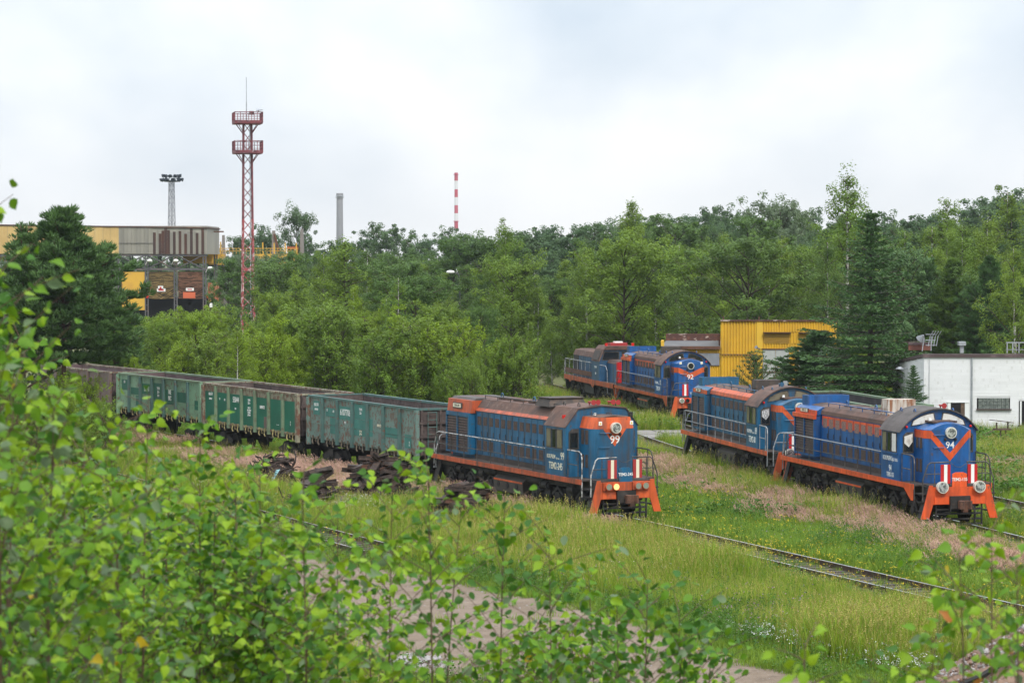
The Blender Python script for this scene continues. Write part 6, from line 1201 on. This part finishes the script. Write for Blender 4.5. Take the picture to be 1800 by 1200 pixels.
def meadow():
    r = np.random.default_rng(5); N0 = 150000
    y = 52 + (205 - 52) * r.random(N0) ** 1.5; x = (r.uniform(-1.06, 1.06, N0)) * y * .2045 + 0
    keep = ~((x < -26) & (y < 100)); x, y = x[keep], y[keep]
    o1, o2, o3, o4 = (track_offset(x, y, T) for T in (T1, T2, T3, T4)); ip = in_path(x, y)
    on = (np.abs(o1) < np.where(y < 97, 1.6, 1.4)) | (np.abs(o2) < 1.35) | (np.abs(o3) < 1.35) | ((np.abs(o4) < 1.0) & (y > 87)); nz = value_noise(x, y, 2.3, 1); nz2 = value_noise(x, y, .9, 2); nz3 = value_noise(x, y, 5.5, 3)
    slab = ((np.abs(x - 9.6) < 2.4) & (np.abs(y - 148) < 4.2)) | ((np.abs(x + 17.5) < 4) & (np.abs(y - 133) < 3.2)); heap = np.hypot((x - 13.3) / 4.0, (y - 59.5) / 3.6) < .97
    far_y = 1 / (1 + np.exp((y - 150) / 18)); u_ = r.random(len(x))
    inpath_p = np.clip(1 - (ip + nz * 1.3 - .4) / .9, 0, 1) * .97 + .03 * (nz2 > .72)
    base = ~slab & ~heap & (u_ < inpath_p) & ~((np.abs(x - 22) < 7) & (y > 147.8)) & ~((y > 170) & (x > 9.5) & (x < 22))
    rail_gap = on & (u_ < np.where((np.abs(o1) < 1.6) & (y < 90), .13, .04))
    base = base & (~on | rail_gap)
    e1, e2, e3 = o1, o2, o3; j_ = r.normal(0, .55, len(x)); o1, o2, o3 = o1 + j_, o2 + j_, o3 + j_
    pinkband = ((o1 < -1.6) & (o1 > -7.5 + 2.5 * nz) & (y > 108)) | ((o2 < -1.9) & (o2 > -4.2 - 1.6 * nz3) & (y > 80) & (y < 126)) | ((o1 < -1.6) & (o1 > -2.7) & (y > 93) & (y < 110)) | ((o3 > 3) & (o3 < 9) & (y > 112) & (y < 146))
    o1, o2, o3 = e1, e2, e3
    pk = base & pinkband & (r.random(len(x)) < np.where(o2 > -9, .75, .8) * (.15 + 1.15 * nz)) & ~on
    edge_short = (ip > -2.2 + nz) | ((o1 < -1.2) & (o1 > -3.2 + nz) & (y < 98)); between = (o1 > 1.2) & (o2 < -4.3)
    tall = base & ~pk & ~between & ~edge_short & (r.random(len(x)) < .35 + .6 * nz3) & ~on; short = base & ~pk & ~tall
    Z = np.full(len(x), G0)
    def put(name, kind, k, s, label, cat, nv=3): scatter(name, kind, np.c_[x, y, Z][k], s[k], label, cat, nv)
    sc_ = r.uniform(.75, 1.3, len(x)) * (.8 + .5 * nz); far_k = 1 + np.clip((y - 110) / 120, 0, 1)
    put('short_grass', 'short', short, sc_ * np.where(edge_short | on, .6, 1.05), 'short green grass between the tracks and along the path', 'grass')
    put('tall_grass', 'tall', tall, sc_ * (.6 + .75 * nz3), 'tall yellow-green meadow grass', 'grass'); put('pink_grass', 'pink', pk, sc_ * np.where((y > 105) & (o2 < -9), .6, .5), 'tall pinkish flowering grass along the trains', 'grass', 4)
    hb = base & ~on & (r.random(len(x)) < .05 + .16 * (value_noise(x, y, 3.1, 8) > .62))
    put('meadow_herbs', 'herb', hb, r.uniform(.6, 1.35, len(x)), 'leafy herbs and thistles mixed through the meadow', 'weeds', 4)
    wf = base & ~on & (((nz3 > .55) & (x > 3) & (x < 14) & (y < 82) & (ip < -1.2) & (o1 < -3.5) & (r.random(len(x)) < .07)) | ((x > -17) & (x < -5) & (y > 96) & (y < 116) & (nz > .5) & (r.random(len(x)) < .22)) | ((x > 6.5) & (x < 12) & (y > 148) & (y < 163) & (nz2 > .5) & (r.random(len(x)) < .25)))
    put('white_flowers', 'white', wf, r.uniform(.8, 1.25, len(x)), 'drifts of small white flowers in the meadow', 'flowers', 2)
    yf = base & (((o1 > -1) & (o2 < -3) & (nz2 > .62) & (r.random(len(x)) < .16)) | ((o3 < -1.2) & (o2 > 1.2) & (r.random(len(x)) < .07)) | (on & (y < 92) & (r.random(len(x)) < .35)))
    put('yellow_flowers', 'yellow', yf, r.uniform(.7, 1.1, len(x)), 'small yellow flowers between the tracks', 'flowers', 2)
    wd_ = base & ~on & (((o3 > 1.5) & (o3 < 14) & (y < 146) & (nz > .4) & (r.random(len(x)) < .6)) | ((nz3 > .72) & (y > 98) & (r.random(len(x)) < .10)))
    put('weeds', 'weed', wd_, r.uniform(.8, 1.6, len(x)), 'broad-leaved green weeds in the grass', 'weeds', 3)
meadow()
# ------------------------------------------------------------------ saplings on the bank in front of the camera
def lm(n, c, c2, tr=.28): return M(n, c, .5, 0, .2, transl=tr, orand=c2, layers=((tuple(q * .75 for q in c), 25, .45, .65),))
LEAFM = [lm('fresh_birch_leaf', (.19, .33, .014), (.26, .385, .02)), lm('green_birch_leaf', (.095, .22, .012), (.13, .26, .016)), lm('deep_green_leaf', (.045, .135, .018), (.065, .165, .022)), lm('greyish_leaf_back', (.15, .215, .11), (.13, .20, .09)), lm('yellowing_leaf', (.50, .36, .02), (.42, .34, .02)), lm('orange_tinged_leaf', (.42, .16, .04), (.38, .2, .04))]
m_twig = M('brown_twig', (.10, .062, .04), .8)
def leaf_shape(kind, fold=.08, curl=.1, jag=False):
    """a leaf blade of length 1 along +Y: midrib plus two halves, folded along the rib and curled towards the tip"""
    e = [(.27, .10), (.40, .30), (.30, .58), (.10, .86)] if kind == 0 else [(.22, .15), (.36, .40), (.38, .66), (.22, .90)]; L_ = 1.08 if kind == 0 else 1.0
    if jag:
        q = []
        for i in range(4):
            q.append(e[i])
            if i < 3: q.append(((e[i][0] + e[i+1][0]) / 2 - .035, (e[i][1] + e[i+1][1]) / 2 + .02))
        e = q
    ys_ = [0.] + [p[1] for p in e] + [L_]; zz_ = lambda y: -curl * y * y + .10 * y
    V = [(0, y, zz_(y) - fold * .5 * math.sin(math.pi * min(1, y))) for y in ys_]; n0 = len(V); k = len(e)
    for s in (1, -1): V += [(s * x, y, zz_(y) + fold * x * 1.6) for x, y in e]
    F = []
    for h in (0, 1):
        b = n0 + k * h; T_ = [[0, b, 1]] + [[b + i, b + i + 1, i + 2, i + 1] for i in range(k - 1)] + [[b + k - 1, k + 1, k]]
        F += [t if h == 0 else t[::-1] for t in T_]
    return V, F
VARS = {0: [(.06, .08), (.32, .1), (.12, .42), (-.15, .2)], 1: [(.08, .1), (.30, .15), (.1, .35), (-.1, .1)]}; LME = {}
for k in (0, 1):
    for q, (fo, cu_) in enumerate(VARS[k]):
        vv_, ff_ = leaf_shape(k, fo, cu_, True)
        for j, mt in enumerate(LEAFM):
            me = bpy.data.meshes.new('leaf'); me.from_pydata(vv_, [], ff_); me.materials.append(mt); me.polygons.foreach_set('use_smooth', [True] * len(me.polygons)); LME[k, q, j] = me
def tri_fan(F):
    out = []
    for f in F:
        for i in range(1, len(f) - 1): out.append((f[0], f[i], f[i+1]))
    return np.array(out)
LT = [[(np.array(leaf_shape(k, *q)[0]), tri_fan(leaf_shape(k, *q)[1])) for q in VARS[k]] for k in (0, 1)]
n_leafobj = 0
def sapling(u, vtop, d, label, seed, kind=0, lean=(0, 0), dens=1., spread=1., wts=(.27, .40, .26, .06, .01, 0), objs=80, lsz=1., low=.22, group=None):
    global n_leafobj
    r = np.random.default_rng(seed); x = (u - 900) / FPX * d; z0 = float(ground_z(x, d)); zt = CAM_H - (vtop - 458.9) / FPX * d; Hh = max(.8, zt - z0); x0 = x - lean[0]
    root = empty('birch_sapling' if kind == 0 else 'alder_sapling', (x0, d - lean[1], z0), 0, label, 'sapling', group); bend = r.normal(0, .10, 2); wood = MB()
    sp = lambda t: np.array((lean[0] * t ** 1.5 + bend[0] * math.sin(3.1 * t) * Hh * .12, lean[1] * t + bend[1] * math.sin(2.6 * t) * Hh * .12, Hh * t))
    wood.tube([sp(t) for t in np.linspace(0, 1, 10)], .0028 * Hh + .003, 5, r1=.0018); pos, dr, nm = [], [], []
    def leaves_along(path, step, start=.12):
        seg = np.linalg.norm(np.diff(path, axis=0), axis=1); s = np.r_[0, np.cumsum(seg)]; q = np.arange(start * s[-1], s[-1] + .02, step)
        m_ = len(q); t = path[-1] - path[0]; t /= np.linalg.norm(t); sd = np.cross(t, (0, 0, 1)); sd /= max(np.linalg.norm(sd), 1e-3)
        p = np.stack([np.interp(q, s, path[:, c]) for c in range(3)], 1) + r.normal(0, .012, (m_, 3)); sg = np.where(np.arange(m_) % 2, 1, -1)[:, None]
        w_ = sd * sg * r.uniform(.3, 1.0, (m_, 1)) + t * r.uniform(.2, .7, (m_, 1)) + r.normal(0, .25, (m_, 3)); w_[:, 2] += r.uniform(-1.0, .05, m_) if kind == 0 else r.uniform(-.3, .6, m_); w_ /= np.linalg.norm(w_, axis=1)[:, None]
        n_ = np.array((0, -.45, .75)) + r.normal(0, 1, (m_, 3)) * np.array((.6, .6, .35)); n_ -= w_ * np.sum(n_ * w_, 1)[:, None]; n_ /= np.maximum(np.linalg.norm(n_, axis=1), 1e-3)[:, None]; pos.append(p + w_ * .022); dr.append(w_); nm.append(n_)
    nt_ = int((15 + 11 * Hh) * dens)
    for i in range(nt_):
        q = low + (1 - low) * (i + r.random()) / nt_; az = i * 2.4 + r.normal(0, .5); Ln = ((1 - q) * .62 * min(1.3, Hh / 2.2) + .22) * r.uniform(.7, 1.25) * spread; el = r.uniform(.55, 1.05); b = sp(q); d_ = np.array((math.cos(az) * math.cos(el), math.sin(az) * math.cos(el), math.sin(el)))
        ts = np.linspace(0, 1, 5)[:, None]; path = b + d_ * Ln * ts + np.array((d_[0], d_[1], -.35)) * .30 * Ln * ts ** 2; wood.tube(path, .0026, 4, r1=.0012); leaves_along(path, .038 if kind == 0 else .05)
        if Ln > .5:
            for k in (.45, .7):
                b2 = path[0] * (1 - k) + path[-1] * k; a2 = az + r.choice((-1, 1)) * r.uniform(.5, 1.0); e2 = r.uniform(.2, .8); d2 = np.array((math.cos(a2) * math.cos(e2), math.sin(a2) * math.cos(e2), math.sin(e2))); p2 = b2 + d2 * Ln * .38 * ts; wood.tube(p2, .0018, 4, r1=.001); leaves_along(p2, .05)
    leaves_along(np.array([sp(t) for t in np.linspace(.78, 1, 6)]), .035)
    wood.build('stem', m_twig, root); pos, dr, nm = map(np.concatenate, (pos, dr, nm)); n = len(pos); sz = r.uniform(.036, .064, n) * lsz; wts = np.array(wts, float) * np.array((1.35, 1.1, .8, 1, .12, .45)); col = r.choice(6, n, p=wts / wts.sum()); var = r.integers(0, 4, n)
    W = pos + np.array((x0, d - lean[1], z0)); uu = 900 + FPX * W[:, 0] / W[:, 1]; vv = 458.9 + FPX * (CAM_H - W[:, 2]) / W[:, 1]; inv = (uu > -20) & (uu < 1820) & (vv < 1215) & (vv > 0)
    order = np.argsort(np.where(inv, W[:, 1] / sz, 1e9)); ob = order[:min(objs, int(inv.sum()))]; rest = np.ones(n, bool); rest[ob] = False
    for i in ob:
        s_ = np.cross(dr[i], nm[i]); mat = Matrix((s_, dr[i], nm[i])).transposed().to_4x4(); o = link('leaf', LME[kind, int(var[i]), int(col[i])], root); o.matrix_local = Matrix.Translation(pos[i]) @ mat @ Matrix.Scale(sz[i], 4); n_leafobj += 1
    VV, FF, CC = [], [], []; off = 0
    for q in range(4):
        k = np.where(rest & (var == q))[0]; lv, lt_ = LT[kind][q]
        if not len(k): continue
        s_ = np.cross(dr[k], nm[k]); V = pos[k][:, None] + sz[k][:, None, None] * (lv[None, :, :1] * s_[:, None] + lv[None, :, 1:2] * dr[k][:, None] + lv[None, :, 2:] * nm[k][:, None])
        VV.append(V.reshape(-1, 3)); FF.append((lt_[None] + len(lv) * np.arange(len(k))[:, None, None]).reshape(-1, 3) + off); CC.append(np.repeat(col[k], len(lt_))); off += len(VV[-1])
    if VV:
        me = np_mesh('foliage', np.concatenate(VV), np.concatenate(FF), LEAFM, True); me.polygons.foreach_set('material_index', np.concatenate(CC).astype(np.int32)); f = link('foliage', me, root); f['kind'] = 'stuff'
    return root
S = [  # u, v of the tip, distance, extra
 (-18, 288, 10.5, dict(lean=(.35, 0), dens=.45, spread=.75, label='sapling whose bare tip stands against the sky at the left edge', objs=60)),
 (-5, 455, 9.0, dict(label='tall birch sapling along the left edge', objs=150, dens=1.2)), (40, 590, 11, dict(label='birch sapling before the big pine, leaning right', lean=(.2, 0), objs=120)),
 (25, 640, 8.2, dict(label='near birch sapling in the lower left corner', objs=120)), (95, 715, 9.2, dict(label='birch sapling below the big pine, with greyish leaves', objs=120, wts=(.2, .36, .2, .2, .035, .005))),
 (190, 735, 8.6, dict(label='birch sapling in front of the pale green wagon, large blurred leaves', objs=120)), (262, 690, 8.9, dict(dens=.5, spread=.6, label='birch sapling before the gap of the pale and dark green wagons', objs=120)),
 (350, 765, 9.8, dict(label='birch sapling with a yellow leaf before the dark green wagon', objs=100)), (140, 790, 11.5, dict(label='bushy sapling low at left', objs=90)), (300, 800, 11.0, dict(label='sapling with stout brown stem at left', objs=90)),
 (412, 800, 10.4, dict(label='birch sapling left of the wire heap', objs=100)), (455, 842, 9.6, dict(label='birch sapling before the wire heap', objs=100)), (530, 855, 10.6, dict(label='birch sapling before the plate heap', objs=100)),
 (592, 900, 11.6, dict(label='short birch sapling left of the tall thin one', objs=90, dens=.7)), (690, 842, 12.6, dict(label='thin birch sapling before the beam heap', objs=90, dens=.8)), (752, 822, 12.0, dict(label='tallest thin birch sapling in the middle, before the teal wagon', objs=120, dens=.85, spread=.9)),
 (812, 890, 13.5, dict(label='birch sapling before the stacked beams', objs=80, dens=.6)), (888, 872, 13.0, dict(label='dark glossy alder shoot below the locomotive', kind=1, wts=(.05, .30, .55, .05, .05, 0), objs=90, dens=.8)), (965, 950, 12.6, dict(label='birch sapling under the front of the nearest locomotive', objs=90, dens=.65)),
 (640, 960, 14.5, dict(label='low birch sapling on the path edge', objs=70, dens=.6)), (1035, 1010, 14.2, dict(label='low sapling right of the middle', objs=60, dens=.6)), (1140, 1020, 12.4, dict(label='upright alder shoot with dark leaves on the path', kind=1, wts=(.05, .30, .57, .05, .03, 0), objs=130, dens=.9)),
 (1195, 1075, 12.8, dict(label='alder shoot just right of the upright one', kind=1, wts=(.05, .35, .52, .05, .03, 0), objs=100)), (1085, 1070, 12.9, dict(label='alder shoot just left of the upright one', kind=1, wts=(.05, .35, .52, .05, .03, 0), objs=90)), (1255, 1120, 13.4, dict(label='low alder shoot at the bottom edge', kind=1, wts=(.05, .35, .52, .05, .03, 0), objs=60)),
 (1418, 1135, 8.5, dict(label='single fresh shoot poking up at the bottom edge', objs=50, dens=.8, spread=.55, wts=(.6, .33, .02, .03, .02, 0))), (1688, 968, 9.6, dict(label='birch sapling before the soil heap', objs=110, dens=.5, spread=.85, wts=(.34, .44, .1, .06, .04, .02))), (1745, 930, 10.4, dict(label='birch sapling near the right edge with orange tinged leaves', objs=120, dens=.6, wts=(.34, .40, .1, .06, .05, .05))),
 (1790, 985, 9.2, dict(label='birch sapling cut by the right edge', objs=110, dens=.6, wts=(.34, .42, .1, .06, .05, .03))), (1640, 1120, 10.6, dict(label='low birch sapling left of the soil heap', objs=60, dens=.7))]
for i, (u, v, d, k) in enumerate(S): sapling(u, v, d * (1.3 if 20 < u < 620 and i % 4 else 1), seed=300 + i, **k)
fr = np.random.default_rng(77); young = []
fill_curve = ([-30, 100, 250, 400, 520, 650, 760, 900, 1000, 1100, 1200, 1290], [800, 820, 850, 900, 990, 1075, 1090, 1085, 1090, 1110, 1130, 1170])
for i in range(52):
    u = fr.uniform(-40, 1240) if i < 26 else fr.uniform(-40, 560); v = float(np.interp(u, *fill_curve)) + fr.uniform(0, 130); d = fr.uniform(12, 19)
    young.append((None, u)); young[-1] = (sapling(u, min(v, 1165), d, 'one of the crowded young birches filling the lower left of the picture', 500 + i, group='crowded young birches', objs=22, dens=1.0, wts=(.18, .42, .34, .06, 0, 0)), u)
for i in range(20):  # added back row; its darker leaf mix paints the shade between front saplings
    u = fr.uniform(-40, 470); v = float(np.interp(u, [-40, 150, 320, 470], [760, 800, 850, 930])) + fr.uniform(0, 150); d = fr.uniform(15, 23)
    young.append((sapling(u, v, d, 'x', 700 + i, group='crowded young birches', objs=0, dens=1.25, spread=1.25, lsz=1.25, low=.1, wts=(.05, .30, .62, .03, 0, 0)), u))
place_labels(young, 'crowded young birch at the bottom', LM_LOW + [(10, 'left picture edge'), (60, 'thin pointed pine'), (190, 'gap before the pale wagon'), (350, 'gap of the two green wagons'), (490, 'wire heap'), (700, 'tall beam heap')])
# rank growth on the bank itself
def bank_weeds():
    r = np.random.default_rng(31); n = 5200; y = r.uniform(13, 40, n); x = r.uniform(-1, 1, n) * (y * .23 + 2.5); scatter('bank_weeds', 'weed', np.c_[x, y, ground_z(x, y)], r.uniform(.6, 1.1, n), 'rank green weeds on the bank under the saplings', 'weeds', 3)
    n = 9000; y = r.uniform(12, 54, n); x = r.uniform(-1, 1, n) * (y * .23 + 2.5); scatter('bank_grass', 'tall', np.c_[x, y, ground_z(x, y)], r.uniform(.7, 1.4, n), 'grass on the bank under the saplings', 'grass', 3)
bank_weeds()
# ------------------------------------------------------------------ air
def haze():
    o = B(-900, 900, -70, 1700, -1.2, 150).build('haze', []); o['kind'] = 'stuff'; tag(o, 'thin pale haze in the air over the far woods', 'haze'); m = bpy.data.materials.new('haze'); m.use_nodes = True; t = m.node_tree; t.nodes.clear()
    v = t.nodes.new('ShaderNodeVolumePrincipled'); v.inputs['Color'].default_value = (.86, .93, 1, 1); v.inputs['Density'].default_value = HAZE; out = t.nodes.new('ShaderNodeOutputMaterial'); t.links.new(v.outputs[0], out.inputs['Volume']); o.data.materials.clear(); o.data.materials.append(m)
HAZE = .00009
haze()
